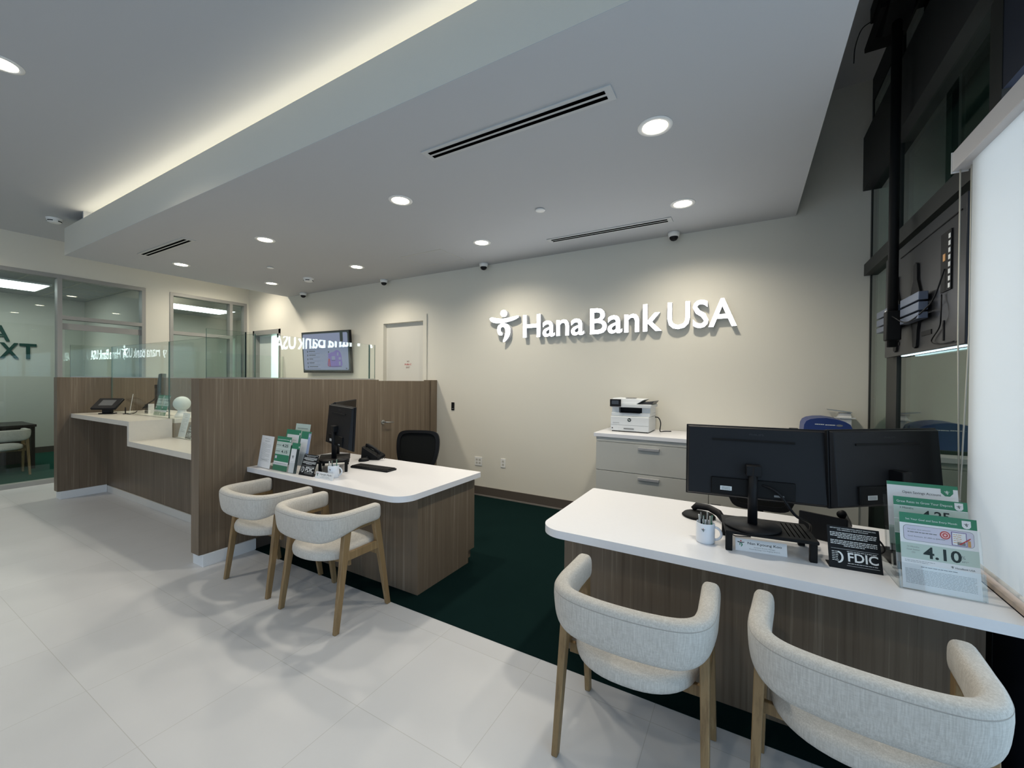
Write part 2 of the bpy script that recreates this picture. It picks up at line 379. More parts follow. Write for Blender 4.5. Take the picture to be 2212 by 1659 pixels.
# side window with roller shade (near part)
win2 = struct(B().box((XR + .06, YB + .1, .05), (XR + .07, 1.90, 2.75), GLASS).build('window_2'))
b = B()
for y in (-4.0, -2.4, -.8, .9, 1.90): b.box((XR + .02, y - .03, 0), (XR + .1, y + .03, 2.75), MULL)
b.box((XR + .02, YB, 0), (XR + .1, 1.87, .05), MULL)
b.build('window_frame', win2)
b = B(); b.box((XR - .085, 1.95, .757), (XR + .02, 2.56, .775), pr('tan_window_sill', (.45, .36, .29), .5)); b.build('window_sill', win2)

# ceilings
b = B(); b.box((XL - .2, YB - .2, ZH), (XR + .15, 1.655, ZH + .1), CEIL); b.box((XL - .2, 1.655, ZH), (.37, YW + .1, ZH + .1), CEIL)
b.box((.37, 1.60, 4.1), (XR + .15, YW + .15, 4.2), CEIL); b.box((.37, 1.6, ZH), (XR + .15, 1.655, 4.1), CEIL)
struct(b.build('ceiling'))
b = B()
b.box((-7.40, 1.655, ZS), (.37, 1.69, 3.39), PAINT)                      # fascia
b.box((-7.40, 1.69, ZS), (-7.37, YW, 3.39), PAINT)
b.box((-7.37, 1.69, ZS), (.34, YW, ZS + .05), CEIL)
b.box((-7.37, 1.69, ZS + .22), (.34, 2.1, ZS + .24), CEIL); b.box((-7.37, 2.1, ZS + .22), (.34, 2.12, ZH), CEIL)
b.box((.34, 1.655, ZS), (.37, YW, 4.1), PAINT)
b.box((-6.93, 1.70, 3.30), (-6.90, 2.1, ZH), CEIL)
b.box((-7.40, 1.655, ZS - .002), (.37, YW, ZS), CEIL)
struct(b.build('ceiling_soffit'))
cv = B().box((-6.88, 1.74, 3.36), (.32, 1.77, 3.385), COVE).build('cove_light_strip')
tag(cv, 'warm white LED strip hidden behind the ceiling fascia', 'light')

# baseboards
b = B(); b.box((-3.82, YW - .012, 0.003), (-1.30, YW, .125), RUBBER); b.box((-3.82, YW - .018, 0.003), (-1.30, YW, .02), pr('base_toe_grey', (.22, .20, .18), .6)); struct(b.build('baseboard_back'))
b = B(); b.box((XL, W1[1], 0), (XL + .012, W2[0], .12), CURB); struct(b.build('baseboard_left'))

# white service door
door = struct(B().box((DX0 + .045, YW + .05, .01), (DX1 - .01, YW + .09, DZ - .035), pr('cream_door_paint', (.66, .645, .59), .5)).build('door_1'))
b = B()
for x0, x1, z0, z1 in ((DX0 - .06, DX0 + .045, 0, DZ + .06), (DX1 - .01, DX1 + .055, 0, DZ + .06), (DX0 + .045, DX1 - .01, DZ - .035, DZ + .06)):
    b.box((x0, YW - .018, z0), (x1, YW + .11, z1), PAINT)
b.build('door_frame', door)
t = thing('door_notice', 'tiny red three-line notice lettered on the white door', 'sign', (0, 0, 0))
for k, (s_, hh, wd) in enumerate((('NO', .022, .045), ('PUBLIC', .024, .135), ('EXIT', .022, .075))):
    nt_ = B(); nt_.text(s_, hh, RED if k == 1 else pr('dark_red_ink', (.16, .06, .045), .6), T(-4.43, YW + .049, 1.80 - .045 * k) @ FACE, width=wd, align='CENTER', off=.02); nt_.build('lettering', t)

# doorway at far left, corridor behind
b = B(); b.box((OX0, YW - .01, OZ - .09), (OX1, YW + .15, OZ), FRAME); b.box((OX0, YW - .01, 0), (OX0 + .05, YW + .15, OZ), FRAME); b.box((OX1 - .05, YW - .01, 0), (OX1, YW + .15, OZ), FRAME)
b.box((OX1 - .15, YW + .02, OZ - .16), (OX1 - .05, YW + .1, OZ - .09), BLACK)
struct(b.build('trim_doorway'))
b = B(); b.box((XL - .1, YW + .15, 0), (XL, 7, 2.9), PAINT); b.box((-6.2, YW + .15, 0), (-6.1, 7, 2.9), PAINT); b.box((XL, 7, 0), (-6.2, 7.1, 2.9), PAINT); b.box((XL, YW + .15, 2.9), (-6.2, 7, 3.0), CEIL); b.box((XL - .1, YW + .15, -.1), (-6.1, 7.1, 0), TILE)
b.box((OX0 + .05, YW + .1, .01), (OX0 + .45, YW + 1.0, 2.38), pr('corridor_door_white', (.75, .8, .78), .4))
struct(b.build('wall_corridor'))
area('corridor_ceiling_light', (-7.4, 5.7, 2.88), (0, 0, 0), .6, 1.2, 95, (.68, .98, .93))

# ------------------------------------------------------------------ offices behind the left glazing
b = B(); XO = -12.39
b.box((XO - .1, -2.6, 0), (XO, 6.2, 3.25), PAINT); b.box((XO, 3.07, 0), (XL - .12, 3.17, 3.15), PAINT); b.box((XO, -2.6, 0), (XL - .12, -2.5, 3.15), PAINT); b.box((XO, 6.1, 0), (XL - .12, 6.2, 3.15), PAINT)
b.box((XL - .12, YW, 0), (XL - .02, 6.2, 3.2), PAINT)
struct(b.build('wall_office'))
b = B(); b.box((XO, -2.6, 3.15), (XL - .12, 6.2, 3.25), CEIL)
for k in range(5): b.box((XO + .6 + .6 * k, -2.5, 3.146), (XO + .62 + .6 * k, 6.1, 3.15), CAB)
for k in range(14): b.box((XO, -2.4 + .6 * k, 3.146), (XL - .12, -2.38 + .6 * k, 3.15), CAB)
struct(b.build('ceiling_office'))
b = B(); b.box((XO, -2.6, -.1), (XL - .12, 6.2, .002), pr('office_green_carpet', (.012, .075, .055), 1.0, spec=.05)); struct(b.build('floor_office'))
b = B(); b.box((XO, -2.5, 0), (XO + .012, 3.07, .12), RUBBER); b.box((XO, 3.055, 0), (XL - .12, 3.07, .12), RUBBER); struct(b.build('baseboard_office'))
for nm, x0, x1, y0, y1, lab in (('a', -11.45, -10.5, .9, 2.2, 'bright ceiling light panel in the office behind the left glass wall'), ('b', -11.35, -10.55, 3.7, 5.2, 'bright ceiling light panel seen through the transom of the second office window')):
    t = thing('ceiling_light_panel', lab, 'ceiling light', ((x0 + x1) / 2, (y0 + y1) / 2, 3.146), 0)
    B().box((-(x1 - x0) / 2, -(y1 - y0) / 2, -.03), ((x1 - x0) / 2, (y1 - y0) / 2, 0), WHITE).build('housing', t)
    B().box((-(x1 - x0) / 2 + .03, -(y1 - y0) / 2 + .03, -.036), ((x1 - x0) / 2 - .03, (y1 - y0) / 2 - .03, -.028), TUBE).build('diffuser', t)

def glazing(name, y0, y1, glassy, mulls, transom):
    g = struct(B().box((XL - .07, y0 + .05, .06), (XL - .06, y1 - .05, HZ - .05), WGLASS).build(name))
    b = B()
    b.box((XL - .11, y0, HZ - .055), (XL + .012, y1, HZ), FRAME, bev=.002); b.box((XL - .11, y0, 0), (XL + .012, y1, .06), FRAME)
    b.box((XL - .11, y0, .06), (XL + .012, y0 + .05, HZ - .055), FRAME); b.box((XL - .11, y1 - .05, .06), (XL + .012, y1, HZ - .055), FRAME)
    for y, z0, z1 in mulls: b.box((XL - .11, y - .025, z0), (XL + .012, y + .025, z1), FRAME)
    for a_, c_, z0, z1 in transom: b.box((XL - .11, a_, z0), (XL + .012, c_, z1), FRAME)
    b.build('window_frame', g)
    return g
g1 = glazing('window_3', W1[0], W1[1], 1, [(1.90, .06, HZ - .055), (-.4, .06, HZ - .055)], [(1.925, W1[1] - .05, 2.385, 2.44)])
g2 = glazing('window_4', W2[0], W2[1], 1, [(4.19, .06, HZ - .055)], [(W2[0] + .05, 4.165, 2.30, 2.36)])
# sliding glass office door behind the transom bar
d2 = struct(B().box((XL - .045, 1.96, .1), (XL - .035, W1[1] - .08, 2.24), GLASS).build('door_2'))
b = B(); b.box((XL - .055, 1.93, 2.24), (XL - .025, W1[1] - .05, 2.33), FRAME); b.box((XL - .055, 1.93, .065), (XL - .025, W1[1] - .05, .16), FRAME)
b.build('door_frame', d2)

# office desk and wall lettering
t = thing('office_desk', 'dark brown desk in the office behind the left glass wall', 'desk', (-10.75, .80, .002))
B().box((-.45, -1.2, .70), (.45, 1.18, .74), DARKWOOD, bev=.004).build('desktop', t)
B().box((-.40, 1.13, 0), (.40, 1.17, .699), DARKWOOD).build('side_panel', t)
B().box((-.40, -1.17, 0), (.40, -1.13, .699), DARKWOOD).build('side_panel', t)
B().box((.34, -1.12, .1), (.37, 1.12, .699), DARKWOOD).build('front_panel', t)
MYZ = Matrix(((0, 0, 1, 0), (1, 0, 0, 0), (0, 1, 0, 0), (0, 0, 0, 1)))     # text facing +X, reading towards +Y
t = thing('wall_lettering', 'raised dark green letters A, X and T on the office wall seen through glass', 'sign', (XO, 0, 0))
for ch, y0, z0, wd in (('A', 1.80, 2.225, .235), ('X', 1.905, 1.90, .24), ('T', 2.155, 1.90, .22)):
    B(T(.002, y0, z0) @ MYZ).text(ch, .29, DGREEN, Matrix.Identity(4), depth=.03, width=wd, off=.02).build('letter', t)

# ------------------------------------------------------------------ ceiling fittings
ZF = ZS - .0021
def downlight(x, y, z, label, group, power=66, first=[None]):
    if first[0] is None:
        t = thing('recessed_downlight', label, 'ceiling light', (x, y, z), 0, group)
        B().lathe([(.070, -.001), (.074, -.006), (.098, -.003), (.100, 0), (.070, 0)], WHITE, n=40).build('trim_ring', t)
        B().lathe([(.0001, -.0015), (.071, -.0015)], LAMP, n=40).build('lens', t)
        first[0] = t
    else: t = dup(first[0], (x, y, z), 0, label, group)
    l = bpy.data.lights.new('downlight_beam', 'SPOT'); l.energy = power; l.color = (1.0, .915, .77); l.spot_size = radians(150); l.spot_blend = .75; l.shadow_soft_size = .07
    o = bpy.data.objects.new('downlight_beam', l); COL.objects.link(o); o.location = (x, y, z - .02)
    return t
GR = 'recessed downlights in the soffit'
downlight(-.49, 2.54, ZF, 'large nearest downlight in the soffit, right of the long air slot', GR)
downlight(-.49, 3.75, ZF, 'downlight in the soffit above the right end of the glowing sign', GR)
downlight(-2.56, 2.54, ZF, 'downlight just left of the long slot vent in the soffit', GR)
downlight(-2.55, 3.75, ZF, 'soffit downlight above the bank sign figure, beside a dome camera', GR)
downlight(-4.58, 2.54, ZF, 'soffit downlight over the brown partition, nearer of that pair', GR)
downlight(-4.58, 3.75, ZF, 'soffit downlight in front of the white service door', GR)
downlight(-6.58, 2.55, ZF, 'soffit downlight beside the short slot vent at far left', GR)
downlight(-6.58, 3.75, ZF, 'soffit downlight above the hanging display at the back left', GR)
G2 = 'downlights in the high ceiling'
downlight(-4.12, .645, ZH, 'downlight in the high ceiling cut by the left picture edge', G2)
downlight(-7.77, 3.75, ZH, 'downlight in the high ceiling hidden beyond the soffit end', G2, 110)
for x, y, pw in ((-7.9, .645, 75), (-.6, -.9, 60), (-2.6, -1.4, 50), (-5.0, -1.6, 35)): downlight(x, y, ZH, 'downlight in the high ceiling outside the picture', G2, pw)

def slot_vent(x0, x1, y0, y1, label):
    t = thing('slot_vent', label, 'air vent', ((x0 + x1) / 2, (y0 + y1) / 2, ZF), 0, 'linear slot vents in the soffit')
    w_, d_ = (x1 - x0) / 2, (y1 - y0) / 2
    B().box((-w_ - .04, -d_ - .025, -.007), (w_ + .04, d_ + .025, 0), pr('vent_paint', (0.50, 0.51, 0.51), 0.6), bev=.001).build('vent_frame', t)
    for k in (-1, 1):
        B().box((-w_, k * d_ * .62 - d_ * .36, -.0085), (w_, k * d_ * .62 + d_ * .36, -.0071), pr('vent_void', (.002, .002, .002), 1, spec=0)).build('slot', t)
slot_vent(-1.86, -.66, 2.09, 2.16, 'long double slot vent nearest the camera in the soffit')
slot_vent(-1.84, -.66, 4.02, 4.09, 'double slot vent close to the sign wall')
slot_vent(-6.45, -5.33, 2.09, 2.16, 'short-looking double slot vent at the far left of the soffit')
def dome_cam(x, y, label):
    t = thing('dome_camera', label, 'security camera', (x, y, ZF), 0, 'dome cameras along the sign wall')
    B().lathe([(.0001, 0), (.056, 0), (.056, -.022), (.050, -.042), (.040, -.048)], WHITE).build('housing', t)
    B().lathe([(.042, -.046), (.040, -.062), (.028, -.078), (.012, -.085), (.0001, -.086)], BLACK).build('dome', t)
dome_cam(-.66, 4.43, 'dome camera at the right, beside the far slot vent'); dome_cam(-2.98, 4.43, 'dome camera above and left of the bank sign')
dome_cam(-4.80, 4.43, 'dome camera above the white service door'); dome_cam(-6.80, 4.43, 'leftmost dome camera, by the soffit end')
def detector(x, y, z, label):
    t = thing('smoke_detector', label, 'smoke detector', (x, y, z), 0, 'smoke detectors')
    B().lathe([(.0001, -.055), (.045, -.054), (.062, -.045), (.072, -.015), (.076, 0)], WHITE).build('housing', t)
    for k in range(4):
        b = B(); a0 = k * pi / 2 + .3
        b.tube([(.064 * cos(a0 + j * .22), .064 * sin(a0 + j * .22), -.036) for j in range(5)], .006, BLACKM, n=6); b.build('slot', t)
detector(-7.55, 1.60, ZH, 'white smoke detector on the high ceiling left of the soffit'); detector(-5.75, 3.83, ZF, 'white smoke detector on the soffit near the wall display')
for x, y, l in ((-1.604, 3.275, 'flat white sprinkler cover disc in front of the sign wall vent'), (-5.64, 3.2, 'small flat sprinkler cover disc among the far left downlights')):
    b = B(T(x, y, ZF)); b.lathe([(.0001, -.014), (.038, -.014), (.042, -.010), (.042, -.004), (.03, 0)], WHITE); o = b.build('sprinkler_cover'); tag(o, l, 'sprinkler cover', 'sprinkler covers')
b = B()
for x0, x1, y0, y1 in ((-3.73, -3.10, 3.71, 3.716), (-3.73, -3.10, 4.16, 4.166), (-3.73, -3.724, 3.71, 4.166), (-3.106, -3.10, 3.71, 4.166)):
    b.box((x0, y0, ZF - .003), (x1, y1, ZF - .0002), CAB)
b.box((-3.724, 3.716, ZF - .002), (-3.106, 4.16, ZF - .0002), CEIL)
tag(b.build('ceiling_access_panel'), 'flush white square access panel in the soffit', 'access panel')

# ------------------------------------------------------------------ illuminated bank sign
t = thing('wall_sign', 'glowing white raised-letter sign with a dancing figure mark on the back wall', 'sign', (0, 4.535, 0))
def sign_part(bm_b, name='letter'):
    o = bm_b.build(name, t); me = o.data
    for p in me.polygons:
        p.material_index = 0 if p.center.y < -0.0795 else 1
    return o
def sign_word(word, x0, x1, zb, cap, capref):
    # advance of each glyph measured from prefixes
    def ext(s_):
        c = bpy.data.curves.new('t', 'FONT'); c.body = s_; c.size = 1; c.offset = .010
        o = bpy.data.objects.new('t', c); COL.objects.link(o); dg = bpy.context.evaluated_depsgraph_get()
        me = bpy.data.meshes.new_from_object(o.evaluated_get(dg)); xs = [v.co.x for v in me.vertices]
        bpy.data.objects.remove(o); bpy.data.curves.remove(c); bpy.data.meshes.remove(me); return min(xs), max(xs)
    tot = ext(word); k = (x1 - x0) / (tot[1] - tot[0])
    for i, ch in enumerate(word):
        a = ext(ch); e = ext(word[:i + 1]); wch = (a[1] - a[0]) * k
        xe = x0 + (e[1] - tot[0]) * k
        bb = B(T(xe - wch, 0, zb) @ FACE); bb.mi(SIGNW); bb.mi(SIGNS)
        bb.text(ch, cap, SIGNW, T(0, 0, .02), depth=.06, width=wch, off=.010)
        sign_part(bb)
sign_word('Hana', -2.405, -1.615, 2.07, .275, 0); sign_word('Bank', -1.545, -.775, 2.07, .285, 0); sign_word('USA', -.715, -.09, 2.08, .27, 0)
def lm(pts):
    out = []
    for X, Y in pts:
        Yc = Y + .10 * (X - 122)
        out.append((-2.895 + (X - 122) / 238 * .43, 2.015 + (474 - Yc) / 290 * .41))
    return out
def smooth_poly(pts, n=4):
    out = []; N = len(pts)
    for i in range(N):
        p0, p1, p2, p3 = [pts[(i + k - 1) % N] for k in range(4)]
        for j in range(n):
            u = j / n
            out.append(tuple(.5 * ((2 * p1[c]) + (-p0[c] + p2[c]) * u + (2 * p0[c] - 5 * p1[c] + 4 * p2[c] - p3[c]) * u * u + (-p0[c] + 3 * p1[c] - 3 * p2[c] + p3[c]) * u ** 3) for c in (0, 1)))
    return out
FIG = [lm([(238 + 27 * cos(a * pi / 8), 200 - 31 * sin(a * pi / 8)) for a in range(16)]),
       smooth_poly(lm([(122, 248), (140, 238), (170, 243), (210, 248), (250, 245), (300, 232), (350, 219), (358, 230), (330, 252), (285, 270), (235, 284), (180, 288), (145, 280), (127, 264)])),
       smooth_poly(lm([(186, 348), (190, 320), (208, 298), (240, 288), (272, 298), (290, 328), (291, 372), (276, 415), (248, 452), (234, 450), (244, 415), (252, 375), (251, 340), (240, 322), (222, 322), (212, 340), (214, 362), (228, 378), (224, 396), (202, 394), (190, 374)]))]
for poly in FIG:
    bb = B(); bb.mi(SIGNW); bb.mi(SIGNS); bb.prism(poly, -.08, -.02, SIGNW, None, 'y'); sign_part(bb, 'figure_mark')
def figure(b, m, wd, mats):          # small printed version of the figure mark, facing -Y, wd wide, origin lower left
    s_ = wd / .43
    for poly, mt in zip(FIG, mats):
        pts = [((p[0] + 2.895) * s_, (p[1] - 2.0) * s_) for p in poly]
        b.prism(pts, -.0003, 0, mt, m, 'y')

# ------------------------------------------------------------------ brown partitions, teller counter, glass
def partition(name, label, x1, door=False):
    t = thing(name, label, 'partition', (x1, 0, 0))
    ye = YW - .002
    if door:
        B().box((-.13, 1.60, .10), (0, 3.455, 1.533), WOOD, bev=.002).build('panel', t)
        d = B().box((-.10, 3.459, .012), (-.012, 4.38, 1.520), WOOD, bev=.002).build('gate', t)
        b = B(); b.tube([(0 - .012, 3.53, 1.02), (.045, 3.53, 1.02), (.05, 3.55, 1.018), (.05, 3.64, 1.012)], .009, STEEL); b.cyl((0, 0), .026, -.0, .008, STEEL, T(-.012, 3.53, 1.02) @ RY(pi / 2)); b.build('lever_handle', d)
        B().box((-.13, 4.384, .004), (0, ye, 1.533), WOOD, bev=.002).build('jamb_post', t)
    else:
        B().box((-.13, 1.60, .10), (0, ye, 1.533), WOOD, bev=.002).build('panel', t)
    B().box((-.155, 1.625, 0), (.012, 2.04 if door else 2.056, .099), CURB, bev=.002).build('curb', t)
    B().box((-.12, 2.04 if door else 2.057, .004), (-.002, 3.455 if door else ye, .099), RUBBER).build('plinth', t)
    return t
partition('partition_wall', 'brown wood-grain partition with a gate, behind the left desk', -3.82, True)
partition('partition_wall', 'brown wood-grain partition at the left end of the teller counter', -7.45)

def pane(b, a, c, thin):            # thin = index of thin axis
    x0, y0, z0 = a; x1, y1, z1 = c
    vs_ = [(x0, y0, z0), (x1, y0, z0), (x1, y1, z0), (x0, y1, z0), (x0, y0, z1), (x1, y0, z1), (x1, y1, z1), (x0, y1, z1)]
    F = {(0, 3, 2, 1): 2, (4, 5, 6, 7): 2, (0, 1, 5, 4): 1, (1, 2, 6, 5): 0, (2, 3, 7, 6): 1, (3, 0, 4, 7): 0}
    for f, ax in F.items(): b.faces([vs_[i] for i in f], [(0, 1, 2, 3)], GLASS if ax == thin else GEDGE)
    return b
t = thing('glass_screen', 'frameless glass screen standing on the brown partition behind the desk', 'glass screen', (-3.89, 0, 1.5335))
pane(B(), (0, 1.68, .012), (.01, 1.982, .415), 0).build('glass_panel', t)
pane(B(), (0, 1.990, .012), (.01, 3.36, .415), 0).build('glass_panel', t)
B().box((-.006, 1.68, 0), (.016, 3.45, .0119), STEEL).build('base_channel', t)
B().box((0, 1.9825, .012), (.010, 1.9895, .415), BLACKM).build('joint_strip', t)
B().box((0, 3.362, .012), (.012, 3.372, .412), GEDGE).build('edge_strip', t)
pane(B(), (0, 3.374, .012), (.01, 3.45, .415), 0).build('glass_panel', t)
t = thing('glass_screen', 'frameless glass screen on the left end partition of the counter', 'glass screen', (-7.52, 0, 1.5335))
pane(B(), (0, 1.73, .012), (.01, 4.50, .415), 0).build('glass_panel', t)
B().box((-.006, 1.73, 0), (.016, 4.50, .0119), STEEL).build('base_channel', t)
SX = -5.66
t = thing('teller_screen', 'tall clear glass screen in front of the teller, above the stone counter', 'glass screen', (0, 2.10, 0))
pane(B(), (-7.440, 0, 1.075), (-5.725, .01, 1.95), 1).build('glass_panel', t)
pane(B(), (-5.715, 0, 0.867), (-3.955, .01, 1.95), 1).build('glass_panel', t)
t = thing('teller_counter', 'cream stone teller counter stepping down to a lower ledge', 'counter', (0, 0, 0))
poly = [(-7.448, 1.022), (SX, 1.022), (SX, .812), (-3.953, .812), (-3.953, .865), (SX + .045, .865), (SX + .045, 1.073), (-7.448, 1.073)]
B().prism(poly, 1.72, 2.095, STONE, None, 'y').build('countertop', t)
B().prism([(-7.448, .003), (-3.953, .003), (-3.953, .811), (SX, .811), (SX, 1.0215), (-7.448, 1.0215)], 2.07, 2.094, WOOD, None, 'y').build('front_panel', t)
B().box((-7.448, 2.058, .001), (-3.977, 2.0695, .085), pr('cream_tile_curb', (.64,.62,.58), .45)).build('curb', t)

o = B().box((-7.448, 2.115, 1.022), (SX + .045, 2.66, 1.073), STONE, bev=.002).build('staff_worktop'); tag(o, 'upper cream worktop behind the teller glass', 'worktop', 'worktops behind the teller glass')
o = B().box((SX + .05, 2.115, .812), (-3.953, 2.66, .865), STONE, bev=.002).build('staff_worktop'); tag(o, 'lower cream worktop behind the teller glass', 'worktop', 'worktops behind the teller glass')
# ------------------------------------------------------------------ desks
def rounded_rect(x0, y0, x1, y1, rads, n=8):     # radii: (x0y0, x1y0, x1y1, x0y1)
    pts = []
    for (cx, cy, a0), r in zip(((x0, y0, pi), (x1, y0, 1.5 * pi), (x1, y1, 0), (x0, y1, .5 * pi)), rads):
        if r <= 0: pts.append((cx, cy)); continue
        ccx = cx + (r if cx == x0 else -r); ccy = cy + (r if cy == y0 else -r)
        for k in range(n + 1): a = a0 + .5 * pi * k / n; pts.append((ccx + r * cos(a), ccy + r * sin(a)))
    return pts
ZD = .755
t = thing('desk', 'left white-topped walnut desk against the brown partition', 'desk', (0, 0, .004), 0, 'reception desks')
B().prism(rounded_rect(-3.815, 1.965, -1.95, 2.89, (0, .13, .02, 0), 16), ZD - .045, ZD - .004, QUARTZ, None, 'z').build('desktop', t)
B().box((-3.80, 2.18, 0), (-2.012, 2.205, ZD - .046), WOOD).build('front_panel', t)
b = B(); b.box((-2.036, 2.206, 0), (-2.012, 2.79, ZD - .046), WOOD); b.box((-2.036, 2.79, .10), (-2.012, 2.875, ZD - .046), WOOD); b.build('side_panel', t)
B().box((-2.5, 2.40, .02), (-2.04, 2.86, ZD - .05), WOOD).build('drawer_pedestal', t)
t = thing('desk', 'right white-topped walnut desk beside the roller shade', 'desk', (0, 0, .004), 0, 'reception desks')
B().prism(rounded_rect(-.965, 1.965, .812, 2.89, (.13, .02, 0, .02), 16), ZD - .045, ZD - .004, QUARTZ, None, 'z').build('desktop', t)
B().box((-.90, 2.19, 0), (.78, 2.215, ZD - .046), WOOD).build('front_panel', t)
b = B(); b.box((-.90, 2.216, 0), (-.876, 2.80, ZD - .046), WOOD); b.box((-.90, 2.80, .10), (-.876, 2.87, ZD - .046), WOOD); b.build('side_panel', t)
B().box((.756, 2.216, 0), (.78, 2.87, ZD - .046), WOOD).build('side_panel', t)

# ------------------------------------------------------------------ guest chairs
def catmull(pts, n):
    out = []
    P = [Vector(p) for p in pts]; P = [2 * P[0] - P[1]] + P + [2 * P[-1] - P[-2]]
    for i in range(1, len(P) - 2):
        for j in range(n):
            u = j / n; p0, p1, p2, p3 = P[i - 1:i + 3]
            out.append(.5 * ((2 * p1) + (-p0 + p2) * u + (2 * p0 - 5 * p1 + 4 * p2 - p3) * u * u + (-p0 + 3 * p1 - 3 * p2 + p3) * u ** 3))
    out.append(P[-2]); return out
def make_chair(label, loc, rz, group):
    t = thing('guest_chair', label, 'chair', loc, rz, group)
    half = [(.270, .135), (.271, .06), (.272, -.03), (.270, -.115), (.252, -.195), (.205, -.243), (.12, -.266), (0, -.274)]
    ctl = [Vector((x, y, 0)) for x, y in half] + [Vector((-x, y, 0)) for x, y in half[-2::-1]]
    path = catmull(ctl, 6); N = len(path); L = [0]
    for i in range(1, N): L.append(L[-1] + (path[i] - path[i - 1]).length)
    b = B(); rings = []; K = 28; vs_ = []; fs = []
    for i, p in enumerate(path):
        tg = (path[min(i + 1, N - 1)] - path[max(i - 1, 0)]).normalized(); nrm = Vector((tg.y, -tg.x, 0))
        u = min(L[i], L[-1] - L[i]); s_ = min(1, max(0, (u - .14) / .30)); s_ = s_ * s_ * (3 - 2 * s_)
        zb = .605 - .062 * s_; zt = .715 + .006 * s_; wd = .036 + .003 * s_
        e = 1.0
        if u < .035: e = max(.05, math.sqrt(max(0, 1 - (1 - u / .035) ** 2)))
        zc = (zb + zt) / 2; hh = (zt - zb) / 2
        for k in range(K):
            a = 2 * pi * k / K; ca, sa = cos(a), sin(a)
            sx = math.copysign(abs(ca) ** .62, ca); sz = math.copysign(abs(sa) ** .62, sa)
            lean = -.010 * sz * s_
            q = p + nrm * ((sx * wd + lean) * (e if u < .035 else 1)); vs_.append((q.x, q.y, zc + sz * hh * (.35 + .65 * e)))
    for i in range(N - 1):
        for k in range(K): fs.append((i * K + k, i * K + (k + 1) % K, (i + 1) * K + (k + 1) % K, (i + 1) * K + k))
    fs.append(tuple(range(K))); fs.append(tuple((N - 1) * K + k for k in range(K - 1, -1, -1)))
    f = b.faces(vs_, fs, LINEN, smooth=True); bmesh.ops.recalc_face_normals(b.bm, faces=f)
    back = b.build('backrest', t)
    # seam piping on the outer top edge of the backrest
    b = B(); pts = []
    kk = 4                                   # ring index on the outer side, near the top
    for i in range(4, N - 4):
        v = [vs_[i * K + j] for j in (3, 11)]
        o_ = max(v, key=lambda q: Vector((q[0], q[1] - .15, 0)).length); pts.append(Vector(o_) + Vector((0, 0, -.001)))
    b.tube(pts, .0016, pr('seam_thread', (.36, .34, .31), .9), n=6); b.build('seam', back)
    # seat cushion
    def outline(sc):
        pts = []
        for k in range(48):
            a = 2 * pi * k / 48; ca, sa = cos(a), sin(a)
            if sa >= 0: x = .245 * math.copysign(abs(ca) ** .5, ca); y = .195 * abs(sa) ** .42
            else: x = .245 * math.copysign(abs(ca) ** .85, ca); y = -.245 * abs(sa) ** .9
            pts.append((x * sc, (y - .0) * sc - .005))
        return pts
    vs_ = []; fs = []; lv = [(.90, .405), (.985, .415), (1.0, .432), (.995, .450), (.965, .466), (.90, .475), (.72, .481), (.45, .484), (.02, .485)]
    for sc, z in lv:
        for x, y in outline(sc): vs_.append((x, y, z + (.004 * math.sin(9 * x + 5 * y) if sc < .8 else 0)))
    n = 48
    for i in range(len(lv) - 1):
        for k in range(n): fs.append((i * n + k, i * n + (k + 1) % n, (i + 1) * n + (k + 1) % n, (i + 1) * n + k))
    fs.append(tuple(range(n - 1, -1, -1))); fs.append(tuple((len(lv) - 1) * n + k for k in range(n)))
    B_ = B(); B_.faces(vs_, fs, LINEN, smooth=True); B_.build('seat', t)
    for sx in (-1, 1):
        def q(x, y, z, a, c): return [(sx * x - a, y - c, z), (sx * x + a, y - c, z), (sx * x + a, y + c, z), (sx * x - a, y + c, z)]
        B().hexa(q(.280, -.205, .0, .013, .016), q(.266, -.118, .618, .017, .026), OAK, bev=.004).build('leg', t)
        B().hexa(q(.280, .205, .0, .013, .016), q(.266, .105, .612, .017, .026), OAK, bev=.004).build('leg', t)
        B().hexa([(sx * .271 - .011, -.125, .412), (sx * .271 + .011, -.125, .412), (sx * .271 + .011, .135, .412), (sx * .271 - .011, .135, .412)],
                 [(sx * .271 - .011, -.118, .462), (sx * .271 + .011, -.118, .462), (sx * .271 + .011, .125, .462), (sx * .271 - .011, .125, .462)], OAK, bev=.003).build('side_rail', t)
        B().hexa([(sx * .266 - .014, -.10, .585), (sx * .266 + .014, -.10, .585), (sx * .266 + .014, .10, .585), (sx * .266 - .014, .10, .585)],
                 [(sx * .266 - .014, -.10, .612), (sx * .266 + .014, -.10, .612), (sx * .266 + .014, .11, .612), (sx * .266 - .014, .11, .612)], OAK, bev=.003).build('arm_rail', t)
    B().box((-.262, .115, .37), (.262, .135, .412), OAK, bev=.003).build('cross_rail', t)
    B().box((-.262, -.10, .37), (.262, -.08, .412), OAK, bev=.003).build('cross_rail', t)
    return t
GC = 'linen guest chairs'
ch = make_chair('guest chair at the left desk, nearer the aisle and further right of that pair', (-2.405, 1.805, 0), 0, GC)
dup(ch, (-3.165, 1.83, 0), 0, 'guest chair at the left desk tucked beside the brown partition', GC)
dup(ch, (-.388, 1.75, 0), radians(.3), 'guest chair at the right desk, the fully visible one in front of the mug', GC)
dup(ch, (.328, 1.765, 0), radians(-5), 'guest chair cut by the bottom right corner of the picture', GC)
c5 = dup(ch, (-9.95, 1.52, .002), radians(90), 'guest chair seen through the left glass wall in the office', 'linen guest chairs')

